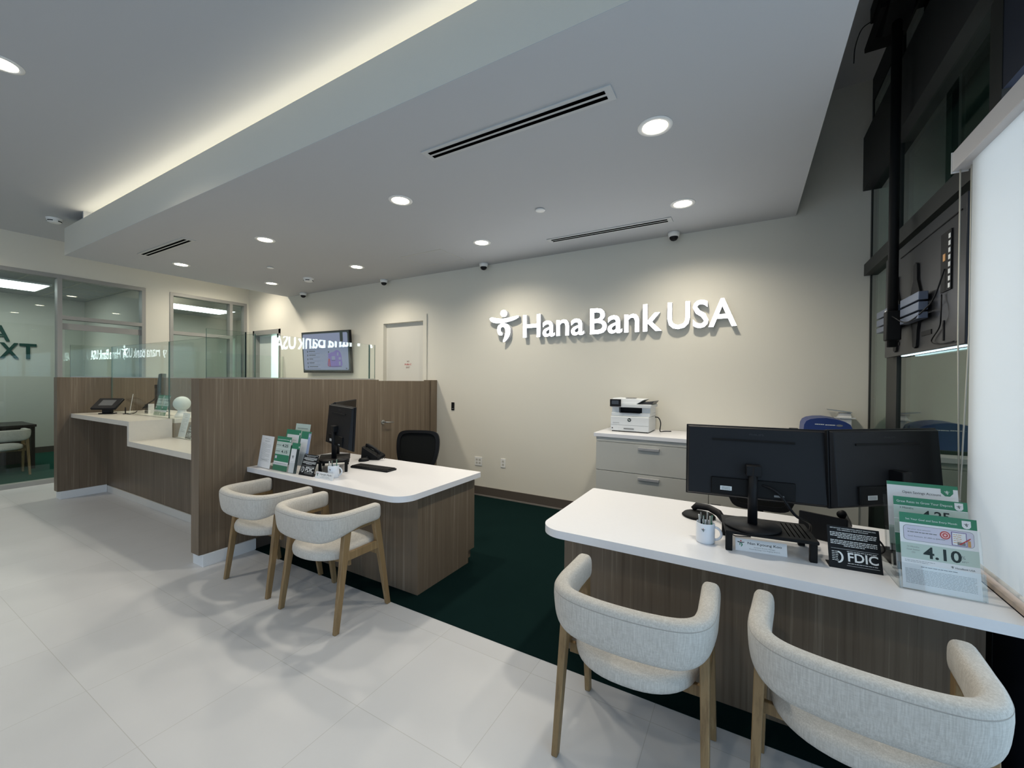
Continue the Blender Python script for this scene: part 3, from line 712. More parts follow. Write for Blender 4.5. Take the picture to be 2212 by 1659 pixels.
# ------------------------------------------------------------------ office chairs
def make_office_chair(label, loc, rz):
    t = thing('office_chair', label, 'office chair', loc, rz, 'black office chairs')
    poly = smooth_poly([(-.15, .60), (0, .595), (.15, .60), (.205, .66), (.235, .80), (.228, .93), (.17, .985), (0, .995), (-.17, .985), (-.228, .93), (-.235, .80), (-.205, .66)], 4)
    inner = [(x * .84, .805 + (z - .805) * .84) for x, z in poly]
    b = B(RX(radians(-9))); n = len(poly)
    vs_ = [(x, -.012 + .18 * (abs(x) ** 2) * 1.0 - .015, z) for x, z in poly] + [(x, -.012 + .18 * x * x - .015, z) for x, z in inner] + [(x, .016 + .18 * x * x - .015, z) for x, z in poly] + [(x, .016 + .18 * x * x - .015, z) for x, z in inner]
    fs = []
    for i in range(n):
        j = (i + 1) % n; fs += [(i, j, n + j, n + i), (2 * n + j, 2 * n + i, 3 * n + i, 3 * n + j), (j, i, 2 * n + i, 2 * n + j), (n + i, n + j, 3 * n + j, 3 * n + i)]
    b.faces(vs_, fs, BLACK, smooth=False); bf = b.build('back_frame', t)
    b = B(RX(radians(-9))); b.prism(inner, -.004, .004, MESHM, None, 'y'); b.build('mesh_back', t)
    b = B(); b.prism(rounded_rect(-.24, -.50, .24, -.04, (.1, .1, .06, .06)), .44, .50, MESHM, None, 'z', True); b.build('seat', t)
    b = B(); b.tube([(0, .14, .66), (0, .09, .50), (0, -.02, .42), (0, -.26, .41)], .022, BLACK); b.build('back_support', t)
    b = B(); b.cyl((0, -.27), .03, .10, .44, BLACK); b.build('gas_lift', t)
    for k in range(5):
        a = 2 * pi * k / 5 + .3; c, s_ = cos(a), sin(a)
        leg = B().tube([(0, -.27, .11), (.30 * c, -.27 + .30 * s_, .07)], [.026, .016], BLACK).build('base_leg', t)
        B(T(.30 * c, -.27 + .30 * s_, .028) @ RZ(a) @ RX(pi / 2)).cyl((0, 0), .027, -.022, .022, BLACK, bev=.004).build('caster', leg)
    for s_ in (-1, 1):
        b = B(); b.tube([(s_ * .23, -.25, .43), (s_ * .285, -.25, .45), (s_ * .29, -.25, .62)], .014, BLACK); b.box((s_ * .29 - .035, -.36, .62), (s_ * .29 + .035, -.12, .645), BLACK, bev=.008); b.build('armrest', t)
    return t
oc = make_office_chair('black mesh office chair behind the left desk', (-3.03, 3.22, .003), radians(24))
dup(oc, (.10, 3.45, .003), radians(2), 'black office chair behind the right desk, mostly hidden by monitors', 'black office chairs')

# ------------------------------------------------------------------ monitors, risers
def make_monitor(label, loc, rz, group, base_off, zc, pole_h, w_=.60, h_=.352):
    """origin: foot centre on the surface; panel centre at local offset base_off, height zc; we look at its back (local -Y side)"""
    t = thing('computer_monitor', label, 'monitor', loc, rz, group)
    ox, oy = base_off
    M0 = T(ox, oy, zc) @ RX(radians(-2.5))
    B(M0).box((-w_ / 2, .006, -h_ / 2), (w_ / 2, .022, h_ / 2), BLACK, bev=.003).build('bezel', t)
    B(M0).box((-w_ / 2 + .008, .0221, -h_ / 2 + .012), (w_ / 2 - .008, .0226, h_ / 2 - .008), pr('dark_screen', (.004, .004, .005), .15)).build('screen', t)
    b = B(M0)
    b.hexa([(-w_ / 2 + .012, -.028, -h_ / 2 + .015), (w_ / 2 - .012, -.028, -h_ / 2 + .015), (w_ / 2 - .004, .0055, -h_ / 2 + .004), (-w_ / 2 + .004, .0055, -h_ / 2 + .004)],
           [(-w_ / 2 + .012, -.012, h_ / 2 - .010), (w_ / 2 - .012, -.012, h_ / 2 - .010), (w_ / 2 - .004, .0055, h_ / 2 - .004), (-w_ / 2 + .004, .0055, h_ / 2 - .004)], pr('monitor_back', (.011, .012, .0145), .55, spec=.25), bev=.004)
    bk = b.build('back_cover', t)
    B(M0).box((-.18, -.0215, .104), (.165, -.012, .113), pr('black_gap', (.001, .001, .001), .9)).build('vent_slot', bk)
    B(M0).box((-.185, -.036, -h_ / 2 + .02), (.165, -.018, -.075), BLACKM, bev=.004).build('port_recess', bk)
    b = B(M0); b.box((-.145, -.0368, -.135), (-.095, -.0362, -.115), WINK); 
    for k in range(3): b.box((-.14, -.0371, -.131 + .005 * k), (-.10, -.0369, -.1295 + .005 * k), INK)
    b.build('rating_label', bk); B(M0).box((.08, -.0368, -.145), (.12, -.0362, -.136), GINK).build('rating_label', bk)
    b = B(M0); b.text('PHILIPS', .008, DGREY, T(-.02, -.0145, .135) @ FACE, width=.06); b.build('maker_mark', bk)
    B().tube([(0, 0, .010), (0, 0, pole_h)], .0205, BLACK, n=20).build('pole', t)
    B().box((-.03, -.02, pole_h - .04), (.03 + ox * .5, oy - .02, pole_h + .01), BLACK, bev=.004).build('pole_head', t)
    B().lathe([(.0001, 0), (.112, 0), (.118, .004), (.117, .010), (.03, .016), (.0001, .017)], BLACK, n=48).build('base', t)
    return t
def make_riser(label, loc, rz):
    t = thing('monitor_riser', label, 'monitor stand', loc, rz, 'black monitor risers')
    b = B(); b.box((-.18, -.125, .082), (.18, .125, .097), BLACKM, bev=.004)
    b.build('platform', t)
    b = B()
    for k in range(5): b.box((.075 + .019 * k, -.095, .0972), (.079 + .019 * k, .095, .0978), pr('slot_black', (.0008, .0008, .0008), 1.0, spec=0))
    b.build('vent_slits', t)
    for sx in (-1, 1):
        for sy in (-1, 1): B().box((sx * .163 - .014, sy * .10 - .012, 0), (sx * .163 + .014, sy * .10 + .012, .082), BLACKM, bev=.003).build('leg', t)
    return t
rs = make_riser('black riser with slits under the right desk monitor', (.085, 2.275, ZD), radians(7))
dup(rs, (-3.115, 2.325, ZD), radians(-40), 'black riser on the left desk behind the mug', 'black monitor risers')
GM = 'flat black monitors'
m1 = make_monitor('wide black monitor seen from behind on the right desk riser', (.03, 2.245, ZD + .098), radians(5.8), GM, (.008, .055), .29, .28)
m2 = make_monitor('angled black monitor behind the deposit leaflets on the right desk', (.610, 2.445, ZD), radians(39.5), GM, (-.02, .06), .395, .38)
m3 = make_monitor('black monitor on the left desk riser, back turned to the aisle', (-3.02, 2.250, ZD + .098), radians(-19.5), GM, (.037, .038), .285, .28)
m4 = make_monitor('second black monitor at the left desk, mostly hidden behind the first', (-3.48, 2.63, ZD), radians(-56.5), GM, (.0, .06), .395, .38)
m5 = make_monitor('dark monitor standing behind the teller glass', (-6.90, 2.40, 1.073), radians(-25), GM, (0, .05), .37, .36, .50, .30)

# ------------------------------------------------------------------ desk things
def mug(label, loc, rz):
    t = thing('mug', label, 'mug', loc, rz, 'white pen mugs')
    B().lathe([(.0001, .004), (.036, .004), (.0375, .012), (.038, .094), (.0405, .096), (.042, .094), (.042, .006), (.039, 0), (.0001, 0)][::-1], CER, n=40).build('body', t)
    pts = [Vector((.040 + .030 * sin(pi * k / 12), 0, .048 + .030 * cos(pi * k / 12))) for k in range(13)]
    B().tube(pts, .0058, CER, n=10).build('handle', t)
    b = B(RZ(radians(-8))); figure(b, T(-.009, -.0425, .058), .018, (RED, INK, DGREEN)); b.build('printed_mark', t)
    return t
def pens(loc, n, labels, rseed):
    rr = random.Random(rseed)
    cols = [(GREEN, 'dark green'), (STEEL, 'silver'), (BLACK, 'black'), (WHITE, 'white'), (DGREEN, 'dark green'), (STEEL, 'silver')]
    for k in range(n):
        a = 2 * pi * k / n + .3; mt, cn = cols[k % len(cols)]
        bx, by = .020 * cos(a), .020 * sin(a); tx, ty = .030 * cos(a), .030 * sin(a); L = rr.uniform(.128, .142)
        t = thing('pen', labels, 'pen', loc, 0, 'pens in the ' + ('right' if rseed == 1 else 'left') + ' mug')
        B().tube([(bx, by, .0065), (bx + (tx - bx) * .8, by + (ty - by) * .8, L * .8), (tx, ty, L)], .0038, mt, n=8).build('barrel', t)
        B().box((tx - .002, ty - .006, L - .035), (tx + .002, ty - .0035, L - .002), STEEL).build('clip', t)
mug('white mug full of pens on the right desk', (-.168, 2.205, ZD), 0)
mug('white mug full of pens on the left desk', (-2.845, 2.115, ZD), radians(25))
pens((-.168, 2.205, ZD), 6, 'slim pen standing in the white mug on the right desk', 1)
pens((-2.845, 2.115, ZD), 5, 'slim pen standing in the white mug on the left desk', 2)

def nameplate(label, loc, rz, name_):
    t = thing('nameplate', label, 'nameplate', loc, rz, 'desk nameplates')
    M0 = RX(radians(-16)) @ T(0, 0, .0005)
    B(M0).box((0, 0, 0), (.205, .003, .054), PAPER).build('plate', t)
    B().hexa([(.02, .004, 0), (.185, .004, 0), (.185, .035, 0), (.02, .035, 0)], [(.02, .010, .03), (.185, .010, .03), (.185, .013, .03), (.02, .013, .03)], ACRYL).build('stand', t)
    b = B(M0); figure(b, T(.008, -.0003, .016), .030, (RED, INK, GREEN))
    b.text(name_, .0105, INK, T(.050, -.0004, .032) @ FACE, width=.135, off=.01)
    b.text('Assistant Branch Manager', .0045, GINK, T(.117, -.0004, .0195) @ FACE, width=.085, align='CENTER'); b.text('Retail Banking / Los Angeles Branch', .0045, GINK, T(.117, -.0004, .0105) @ FACE, width=.12, align='CENTER')
    b.build('lettering', t)
nameplate('white nameplate on the right desk in front of the monitor riser', (-.037, 2.168, ZD), radians(8), 'Nan Kyoung Koo')
nameplate('small white nameplate at the front of the left desk', (-2.945, 2.02, ZD), radians(2), 'Hyojin Park')

def fdic(label, loc, rz, s_=1.0):
    t = thing('notice_stand', label, 'sign', loc, rz, 'black account notice stands')
    M0 = RX(radians(-20)) @ Matrix.Scale(s_, 4)
    B(M0).box((0, 0, .0), (.178, .003, .172), BLACK, bev=.001).build('panel', t)
    B().hexa([(.0, .002, 0), (.178, .002, 0), (.178, .07, 0), (.0, .07, 0)], [(.0, .004, .004), (.178, .004, .004), (.178, .07, .004), (0, .07, .004)], BLACK).build('foot', t)
    b = B(M0)
    b.text('IMPORTANT INFORMATION ABOUT PROCEDURES', .0042, WINK, T(.089, -.0004, .161) @ FACE, width=.155, align='CENTER', off=.01); b.text('FOR OPENING A NEW ACCOUNT', .0042, WINK, T(.089, -.0004, .1535) @ FACE, width=.105, align='CENTER', off=.01)
    rr = random.Random(3)
    def words(x0, x1, z, h, mt):
        x = x0
        while x < x1 - .004:
            l = min(rr.uniform(.004, .014), x1 - x); b.box((x, -.0006, z), (x + l, -.0003, z + h), mt); x += l + .002
    for z in (.143, .1365, .130): words(.010, .168, z, .0028, WINK)
    words(.035, .140, .1235, .0028, WINK)
    for z in (.111, .1045, .098): words(.010, .168, z, .0028, WINK)
    words(.055, .125, .0915, .0028, WINK)
    b.box((.010, -.0006, .079), (.168, -.0003, .0798), WINK); b.box((.060, -.0006, .016), (.168, -.0003, .0168), WINK)
    for k in range(6): words(.012, .034, .066 - .007 * k, .0022, WINK)
    b.text('FDIC', .034, WINK, T(.066, -.0004, .034) @ FACE, width=.100, off=.02)
    arc = [(.031 + .020 * cos(a * pi / 24), .046 + .024 * sin(a * pi / 24)) for a in range(-11, 12)]; arc2 = [(.027 + .017 * cos(a * pi / 24), .046 + .020 * sin(a * pi / 24)) for a in range(11, -12, -1)]
    b.prism(arc + arc2, -.0006, -.0003, WINK, None, 'y')
    words(.064, .168, .0245, .002, WINK); words(.064, .168, .0715, .002, WINK)
    b.build('lettering', t)
    return t
fdic('black account notice with large FDIC letters on the right desk', (.313, 2.177, ZD), radians(4))
fdic('black account notice with FDIC letters on the left desk', (-3.165, 2.025, ZD), radians(2))

def badge(b, x, z, s_, up, mt, ink):       # small flag with the figure mark
    b.prism([(x, z), (x + s_, z), (x + s_, z + s_ * 1.15), (x, z + s_ * 1.15)] if False else [(x, z + s_ * 1.2), (x, z + s_ * .35), (x + s_ * .2, z + s_ * .08), (x + s_ * .5, z), (x + s_ * .8, z + s_ * .08), (x + s_, z + s_ * .35), (x + s_, z + s_ * 1.2)], -.0009, -.0006, mt, None, 'y')
    figure(b, T(x + s_ * .22, -.0009, z + s_ * .28), s_ * .56, (ink, ink, ink))
def words(b, x0, x1, z, h, mt, rr, y=-.0009):
    x = x0
    while x < x1 - .003:
        l = min(rr.uniform(.004, .013), x1 - x); b.box((x, y, z), (x + l, y + .0003, z + h), mt); x += l + .0018
def sheet(label, loc, rz, lean, kind, w_=.216, h_=.279, group='bank leaflets'):
    t = thing('leaflet', label, 'leaflet', loc, 0, group, rot=(radians(-lean), 0, rz))
    rr = random.Random(kind)
    B().box((0, 0, 0), (w_, .0012, h_), PAPER).build('paper', t)
    b = B()
    def band(z0, z1, mt, y=-.0003, x0=0, x1=None): b.box((x0, y, z0), (w_ if x1 is None else x1, -.0001, z1), mt)
    if kind == 1:
        band(h_ - .038, h_, GREEN); b.text('Set Your Goal and Save Every Month', .0065, WINK, T(.018, -.0006, h_ - .026) @ FACE, width=.145); badge(b, w_ - .040, h_ - .036, .024, 1, PAPER, INK)
        b.prism(rounded_rect(.010, h_ - .103, w_ - .010, h_ - .046, (.012,) * 4, 4), -.0005, -.0001, GINK, None, 'y'); b.prism(rounded_rect(.0112, h_ - .1018, w_ - .0112, h_ - .0472, (.011,) * 4, 4), -.0008, -.0005, LILAC, None, 'y')
        b.text('Set your save amount', .0045, GINK, T(.022, -.0012, h_ - .062) @ FACE, width=.066); b.text('Goal Amount  $1,000 to $99,999', .0045, GINK, T(.022, -.0012, h_ - .088) @ FACE, width=.105)
        words(b, .022, .105, h_ - .072, .003, GINK, rr, -.0012)
        for r, mt, y in ((.0145, RED, -.0012), (.011, PINKP, -.0015), (.0075, RED, -.0018), (.004, PINKP, -.0021)):
            b.prism([(.128 + r * cos(a * pi / 12), h_ - .068 + r * sin(a * pi / 12)) for a in range(24)], y, -.0009, mt, None, 'y')
        b.box((.145, -.0015, h_ - .100), (.186, -.001, h_ - .052), pr('indigo_ink', (.16, .10, .30), .6)); b.box((.147, -.0018, h_ - .098), (.184, -.0012, h_ - .054), PAPER)
        for k in range(5): words(b, .150, .172, h_ - .062 - .007 * k, .002, ORANGE, rr, -.0021)
        b.hexa([(.164, -.0024, h_ - .094), (.168, -.0024, h_ - .096), (.168, -.002, h_ - .096), (.164, -.002, h_ - .094)], [(.196, -.0024, h_ - .068), (.196, -.0024, h_ - .072), (.196, -.002, h_ - .072), (.196, -.002, h_ - .068)], RED)
        b.box((.160, -.0021, h_ - .097), (.182, -.0018, h_ - .086), GINK); b.box((.188, -.0015, h_ - .1), (.196, -.0010, h_ - .078), ORANGE)
        band(h_ - .168, h_ - .112, PALEG); b.text('4.10', .040, INK, T(.064, -.0006, h_ - .160) @ FACE, width=.105, off=.02)
        for k, (s_, wd) in enumerate((('12 Months', .034), ('Goal Setter', .038), ('CD', .010))): b.text(s_, .005, GINK, T(.036, -.0006, h_ - .128 - .010 * k) @ FACE, width=wd, align='CENTER')
        b.text('%', .012, GINK, T(.168, -.0006, h_ - .146) @ FACE); b.text('APY*', .006, GINK, T(.168, -.0006, h_ - .158) @ FACE)
        for k in range(2): words(b, .010, .095 - .02 * k, h_ - .176 - .005 * k, .0012, GINK, rr, -.0006)
        figure(b, T(.138, -.0004, h_ - .184), .009, (INK, INK, INK)); b.text('HanaBank USA', .0055, INK, T(.150, -.0006, h_ - .183) @ FACE, width=.052)
        words(b, .055, .155, h_ - .196, .0018, INK, rr, -.0006)
        for k in range(11): words(b, .010, w_ - .012, h_ - .208 - .005 * k, .0012, GINK, rr, -.0006)
    elif kind == 2:
        band(h_ - .034, h_, GREEN); b.text('Great Rates to Grow Your Deposit', .0085, WINK, T(.010, -.0006, h_ - .022) @ FACE, width=.165); badge(b, w_ - .036, h_ - .033, .024, 1, PAPER, INK)
        band(h_ - .085, h_ - .036, PALEG); b.text('3 Months', .007, INK, T(.018, -.0006, h_ - .046) @ FACE, width=.042); b.text('4.25', .030, INK, T(.085, -.0006, h_ - .076) @ FACE, width=.08, off=.02)
        band(h_ - .140, h_ - .088, PALEG); b.text('4.15', .030, INK, T(.085, -.0006, h_ - .130) @ FACE, width=.08, off=.02); band(0.06, h_ - .143, GREEN); band(.0, .06, PAPER)
    elif kind == 3:
        band(h_ - .014, h_, GREEN); b.prism([(w_ - .050, h_ - .014), (w_ - .050, h_ - .030), (w_ - .038, h_ - .042), (w_ - .024, h_ - .042), (w_ - .014, h_ - .030), (w_ - .014, h_ - .014)], -.0006, -.0001, GREEN, None, 'y'); figure(b, T(w_ - .040, -.0007, h_ - .036), .016, (WINK,) * 3)
        b.text('Open Savings Account', .0095, INK, T(.048, -.0006, h_ - .044) @ FACE, width=.118)
        for k in range(9): words(b, .02, w_ - .02, h_ - .07 - .012 * k, .002, GINK, rr, -.0006)
        band(.02, .1, PALEG)
    elif kind == 4:      # narrow rate leaflet
        band(h_ * .84, h_, GREEN); badge(b, w_ - .022, h_ * .86, .016, 1, PAPER, INK); words(b, .008, w_ - .03, h_ * .90, .004, WINK, rr, -.0006)
        band(h_ * .66, h_ * .83, PALEG); band(h_ * .48, h_ * .65, PALEG)
        b.text('4.25', .022, INK, T(w_ * .42, -.0006, h_ * .70) @ FACE, width=w_ * .42, off=.02); b.text('4.15', .022, INK, T(w_ * .42, -.0006, h_ * .52) @ FACE, width=w_ * .42, off=.02)
        words(b, .008, w_ * .35, h_ * .73, .004, INK, rr, -.0006); words(b, .008, w_ * .35, h_ * .55, .004, INK, rr, -.0006)
        band(h_ * .26, h_ * .47, GREEN); b.box((.01, -.0006, h_ * .34), (.035, -.0003, h_ * .42), LILAC); band(h_ * .16, h_ * .25, PAPER); words(b, .02, w_ - .02, h_ * .20, .002, GINK, rr, -.0006); band(0, h_ * .155, GREEN)
    elif kind == 5:      # green cover with white band
        band(0, h_, GREEN); b.box((w_ * .08, -.0006, h_ * .55), (w_ * .9, -.0003, h_ * .86), PAPER); words(b, w_ * .3, w_ * .75, h_ * .70, .003, GINK, rr, -.0009); badge(b, w_ - .02, h_ * .86, .014, 1, PAPER, INK)
    elif kind == 6:      # pale cover
        band(0, h_, PALEG); words(b, w_ * .15, w_ * .85, h_ * .86, .004, INK, rr, -.0006); band(0, h_ * .6, GREEN)
    elif kind == 7:      # folded white leaflet with the figure
        band(h_ * .80, h_, GREEN); b.box((0, -.0006, h_ * .2), (w_ * .62, -.0003, h_ * .80), PAPER); b.box((w_ * .66, -.0006, 0), (w_, -.0003, h_ * .80), INK); figure(b, T(w_ * .18, -.0007, h_ * .46), w_ * .28, (INK,) * 3); badge(b, w_ - .018, h_ * .84, .012, 1, PAPER, INK)
        words(b, w_ * .15, w_ * .5, h_ * .36, .002, GINK, rr, -.0009)
    elif kind == 8:      # long printed form
        b.text('Disclosure', .006, INK, T(w_ / 2, -.0006, h_ * .9) @ FACE, width=w_ * .36, align='CENTER'); words(b, w_ * .3, w_ * .7, h_ * .83, .0025, INK, rr, -.0006)
        for k in range(16): words(b, w_ * .12, w_ * (.85 if k % 4 else .5), h_ * (.76 - .037 * k), .0016, GINK, rr, -.0006)
        words(b, w_ * .25, w_ * .7, h_ * .24, .004, GINK, rr, -.0006)
    elif kind == 9:
        band(h_ * .78, h_, GREEN); b.box((w_ * .05, -.0006, h_ * .55), (w_ * .75, -.0003, h_ * .76), PAPER); b.box((w_ * .75, -.0006, 0), (w_, -.0003, h_ * .95), pr('stripe_blue', (.35, .42, .6), .6)); badge(b, w_ - .025, h_ * .84, .014, 1, PAPER, INK)
    b.build('print', t); return t

# leaflets in acrylic holders, right desk
t = thing('brochure_holder', 'clear acrylic three-tier leaflet holder at the right end of the desk', 'leaflet holder', (.520, 2.088, ZD), radians(2.5))
for k, (y, z) in enumerate(((0, .003), (.072, .048), (.144, .093))):
    M0 = T(0, y, z) @ RX(radians(-11))
    b = B(M0); b.box((-.006, -.004, 0), (.232, -.001, .095), ACRYL); b.box((-.006, .010, 0), (.232, .013, .24), ACRYL); b.box((-.006, -.001, 0), (-.003, .010, .095), ACRYL); b.box((.229, -.001, 0), (.232, .010, .095), ACRYL); b.box((-.003, -.001, 0), (.229, .010, .003), ACRYL)
    b.build('pocket', t)
B().box((-.006, .004, 0), (-.003, .20, .05), ACRYL).build('side_brace', t); B().box((.229, .004, 0), (.232, .20, .05), ACRYL).build('side_brace', t)
sheet('leaflet with a large 4.10 rate, front pocket on the right desk', (.525, 2.093, ZD + .005), radians(2.5), 11, 1)
sheet('leaflet headed Great Rates to Grow Your Deposit, middle pocket', (.524, 2.165, ZD + .05), radians(2.5), 11, 2)
sheet('leaflet headed Open Savings Account, rearmost pocket on the right desk', (.520, 2.237, ZD + .096), radians(2.5), 11, 3)
# left desk
t = thing('form_holder', 'clear stand holding a printed form at the left end of the desk', 'leaflet holder', (-3.755, 2.02, ZD), radians(-3))
b = B(RX(radians(-9))); b.box((0, .003, 0), (.205, .006, .275), ACRYL); b.build('back_plate', t)
b = B(); b.box((0, 0, 0), (.205, .09, .003), ACRYL); b.build('base_plate', t)
sheet('long white printed form leaning beside the partition on the left desk', (-3.755, 2.0195, ZD + .004), radians(-3), 9, 8, .205, .275)
t = thing('brochure_holder', 'clear acrylic tiered leaflet holder crowded with green leaflets on the left desk', 'leaflet holder', (-3.53, 2.015, ZD), radians(0))
for k, (x, y, z, ww, hh) in enumerate(((0, 0, 0, .215, .10), (.02, .065, .04, .215, .12), (.05, .13, .085, .215, .12), (.225, .0, 0, .115, .12), (.235, .07, .05, .135, .14))):
    b = B(T(x, y, z + .003) @ RX(radians(-10))); b.box((0, -.003, 0), (ww, -.001, hh * .7), ACRYL); b.box((0, .008, 0), (ww, .010, hh + .06), ACRYL); b.box((0, -.001, 0), (.002, .008, hh * .7), ACRYL); b.box((ww - .002, -.001, 0), (ww, .008, hh * .7), ACRYL); b.box((.002, -.001, 0), (ww - .002, .008, .002), ACRYL); b.build('pocket', t)
sheet('rate leaflet showing 4.25 and 4.15 on the left desk', (-3.525, 2.020, ZD + .004), 0, 10, 4, .205, .285)
sheet('green leaflet with a white title box behind the 4.25 rate leaflet', (-3.500, 2.085, ZD + .044), 0, 10, 5, .205, .300)
sheet('pale leaflet standing highest in the left desk holder', (-3.470, 2.150, ZD + .09), 0, 10, 6, .205, .300)
sheet('folded leaflet with the dancing figure in the left desk holder', (-3.300, 2.020, ZD + .004), 0, 10, 7, .11, .245)
sheet('striped green and blue leaflet at the right of the left desk holder', (-3.290, 2.090, ZD + .054), 0, 10, 9, .13, .285)

# desk phones
def desk_phone(label, loc, rz, tilt=35):
    t = thing('desk_phone', label, 'telephone', loc, rz, 'black desk phones')
    M0 = RX(radians(tilt))
    B().hexa([(-.10, -.09, 0), (.10, -.09, 0), (.10, .09, 0), (-.10, .09, 0)], [(-.10, -.085, .025), (.10, -.085, .025), (.10, .08, .13), (-.10, .08, .13)], BLACK, bev=.006).build('body', t)
    MS = T(0, -.005, .078) @ RX(math.atan2(.105, .165))
    B(MS).box((-.02, -.0, .001), (.09, .07, .006), pr('phone_display', (.05, .06, .06), .2)).build('display', t)
    b = B(MS)
    for i in range(4):
        for j in range(3): b.box((-.01 + .03 * j, -.075 + .018 * i, .001), (.012 + .03 * j, -.062 + .018 * i, .006), DGREY, bev=.001)
    b.build('keypad', t)
    b = B(MS); b.tube([(-.068, -.075, .022), (-.068, -.06, .034), (-.068, 0, .040), (-.068, .06, .034), (-.068, .075, .022)], [.02, .017, .013, .017, .02], BLACK, n=14); b.build('handset', t)
    b = B(); b.tube([Vector((-.095 - .02 * sin(k * .5), -.06 - .004 * k + .006 * cos(k * 2.2), .02 + .006 * sin(k * 2.2))) for k in range(24)], .0025, BLACK, n=6); b.build('coiled_cord', t)
    return t
desk_phone('black desk phone behind the monitor on the left desk', (-3.20, 2.83, ZD), radians(120))
desk_phone('black desk phone between the monitors on the right desk', (.36, 2.60, ZD), radians(160))
# conference / handset puck on the right desk
t = thing('corded_handset', 'black rounded corded handset lying behind the mug on the right desk', 'telephone', (-.235, 2.60, ZD), radians(-12))
B().lathe([(.0001, 0), (.085, 0), (.090, .006), (.080, .016), (.05, .024), (.0001, .026)], BLACKM, n=36).build('base', t)
B().tube([(-.04, .02, .030), (-.02, .03, .050), (.05, .02, .056), (.11, -.01, .045), (.15, -.05, .020)], [.014, .02, .018, .02, .016], BLACK, n=14).build('handset', t)
B().tube([(.15, -.05, .010), (.20, -.12, .004), (.19, -.17, .004), (.24, -.20, .004), (.30, -.16, .004)], .0025, BLACK, n=6).build('cord', t)

t = thing('computer_keyboard', 'black keyboard on the left desk in front of the office chair', 'keyboard', (-2.82, 2.495, ZD), radians(4))
B().box((-.215, -.06, 0), (.21, .06, .016), BLACK, bev=.005).build('body', t)
b = B()
for i in range(5):
    for j in range(15): b.box((-.205 + .0272 * j, -.052 + .021 * i, .0161), (-.181 + .0272 * j, -.034 + .021 * i, .021), BLACKM)
b.build('keys', t)
t = thing('computer_mouse', 'black mouse beside the keyboard on the left desk', 'mouse', (-3.16, 2.68, ZD), radians(-20))
B(Matrix.Diagonal((1, 1.6, 1, 1))).lathe([(.0001, .001), (.030, .001), (.033, .012), (.026, .028), (.012, .035), (.0001, .036)], BLACK, n=28).build('shell', t)
B().box((-.003, .02, .034), (.003, .035, .039), DGREY, bev=.001).build('wheel', t)
t = thing('stapler', 'small black stapler lying behind the riser on the right desk', 'stapler', (.17, 2.60, ZD), radians(-20))
B().box((-.07, -.016, 0), (.07, .016, .010), BLACK, bev=.004).build('base', t)
B().hexa([(-.07, -.013, .012), (.065, -.013, .014), (.065, .013, .014), (-.07, .013, .012)], [(-.06, -.012, .032), (.065, -.010, .038), (.065, .010, .038), (-.06, .012, .032)], BLACK, bev=.004).build('arm', t)
# cables of right desk
o = B().tube(catmull([(.05, 2.275, ZD + .30), (.13, 2.25, ZD + .27), (.20, 2.28, ZD + .17), (.270, 2.40, ZD + .105), (.262, 2.43, ZD + .03), (.25, 2.42, ZD + .008)], 8), .006, BLACK, n=8).build('cable')
adopt(o, m1)
o = B().tube(catmull([(.47, 2.44, ZD + .02), (.46, 2.38, ZD + .09), (.50, 2.35, ZD + .10), (.53, 2.36, ZD + .05), (.50, 2.40, ZD + .004)], 8), .004, BLACK, n=8).build('cable')
adopt(o, m2)

# ------------------------------------------------------------------ credenza with printer and devices
t = thing('filing_credenza', 'long pale grey lateral file credenza against the sign wall', 'cabinet', (0, 0, .003))
B().box((-1.305, 3.90, .99), (.80, YW - .005, 1.027), QUARTZ, bev=.002).build('countertop', t)
B().box((-1.285, 3.93, .0), (.79, YW - .006, .9895), CAB).build('carcass', t)
for x0 in (-1.285, -.275):
    B().box((x0 + .002, 3.918, .948), (x0 + 1.006, 3.929, .987), CAB).build('top_rail', t)
    for z0, z1 in ((.668, .942), (.375, .662), (.082, .369)):
        d = B().box((x0 + .002, 3.912, z0), (x0 + 1.006, 3.929, z1), CAB, bev=.0015).build('drawer', t)
        B().box((x0 + .41, 3.890, z1 - .052), (x0 + .60, 3.9115, z1 - .026), pr('handle_grey', (.36, .36, .37), .5), bev=.003).build('handle', d)
t = thing('office_printer', 'white multifunction laser printer with black control screen on the credenza', 'printer', (-1.01, 4.11, 1.03), 0)
PG = pr('printer_grey_white', (.62, .65, .67), .45); PW = pr('printer_white', (.74, .77, .79), .4)
B().box((-.19, 0, .008), (.19, .34, .155), PG, bev=.008).build('front_housing', t)
b = B(); b.box((-.175, .005, 0), (.175, .33, .0075), BLACK); b.build('foot_plinth', t)
B().box((-.19, .03, .1555), (.19, .34, .19), PW, bev=.004).build('middle_housing', t)
B().box((-.19, .06, .1905), (-.12, .33, .2445), PW).build('side_column', t); B().box((.11, .06, .1905), (.19, .33, .2445), PW).build('side_column', t)
B().box((-.118, .12, .1905), (.108, .32, .2445), BLACK).build('paper_outlet', t)
B().box((-.10, .01, .1905), (.10, .119, .196), BLACK).build('output_tray', t)
B().box((-.195, .01, .245), (.205, .35, .278), PG, bev=.005).build('scanner_body', t)
B().box((-.195, -.01, .252), (-.085, .009, .325), BLACK, RX(0), bev=.004).build('control_screen', t)
B().box((-.175, -.012, .275), (-.105, -.0102, .312), pr('panel_display', (.03, .035, .04), .2)).build('display', t)
B().hexa([(-.185, .03, .2785), (.06, .03, .2785), (.06, .34, .2785), (-.185, .34, .2785)], [(-.18, .04, .335), (.13, .04, .325), (.13, .33, .325), (-.18, .33, .335)], PW, bev=.004).build('document_feeder', t)
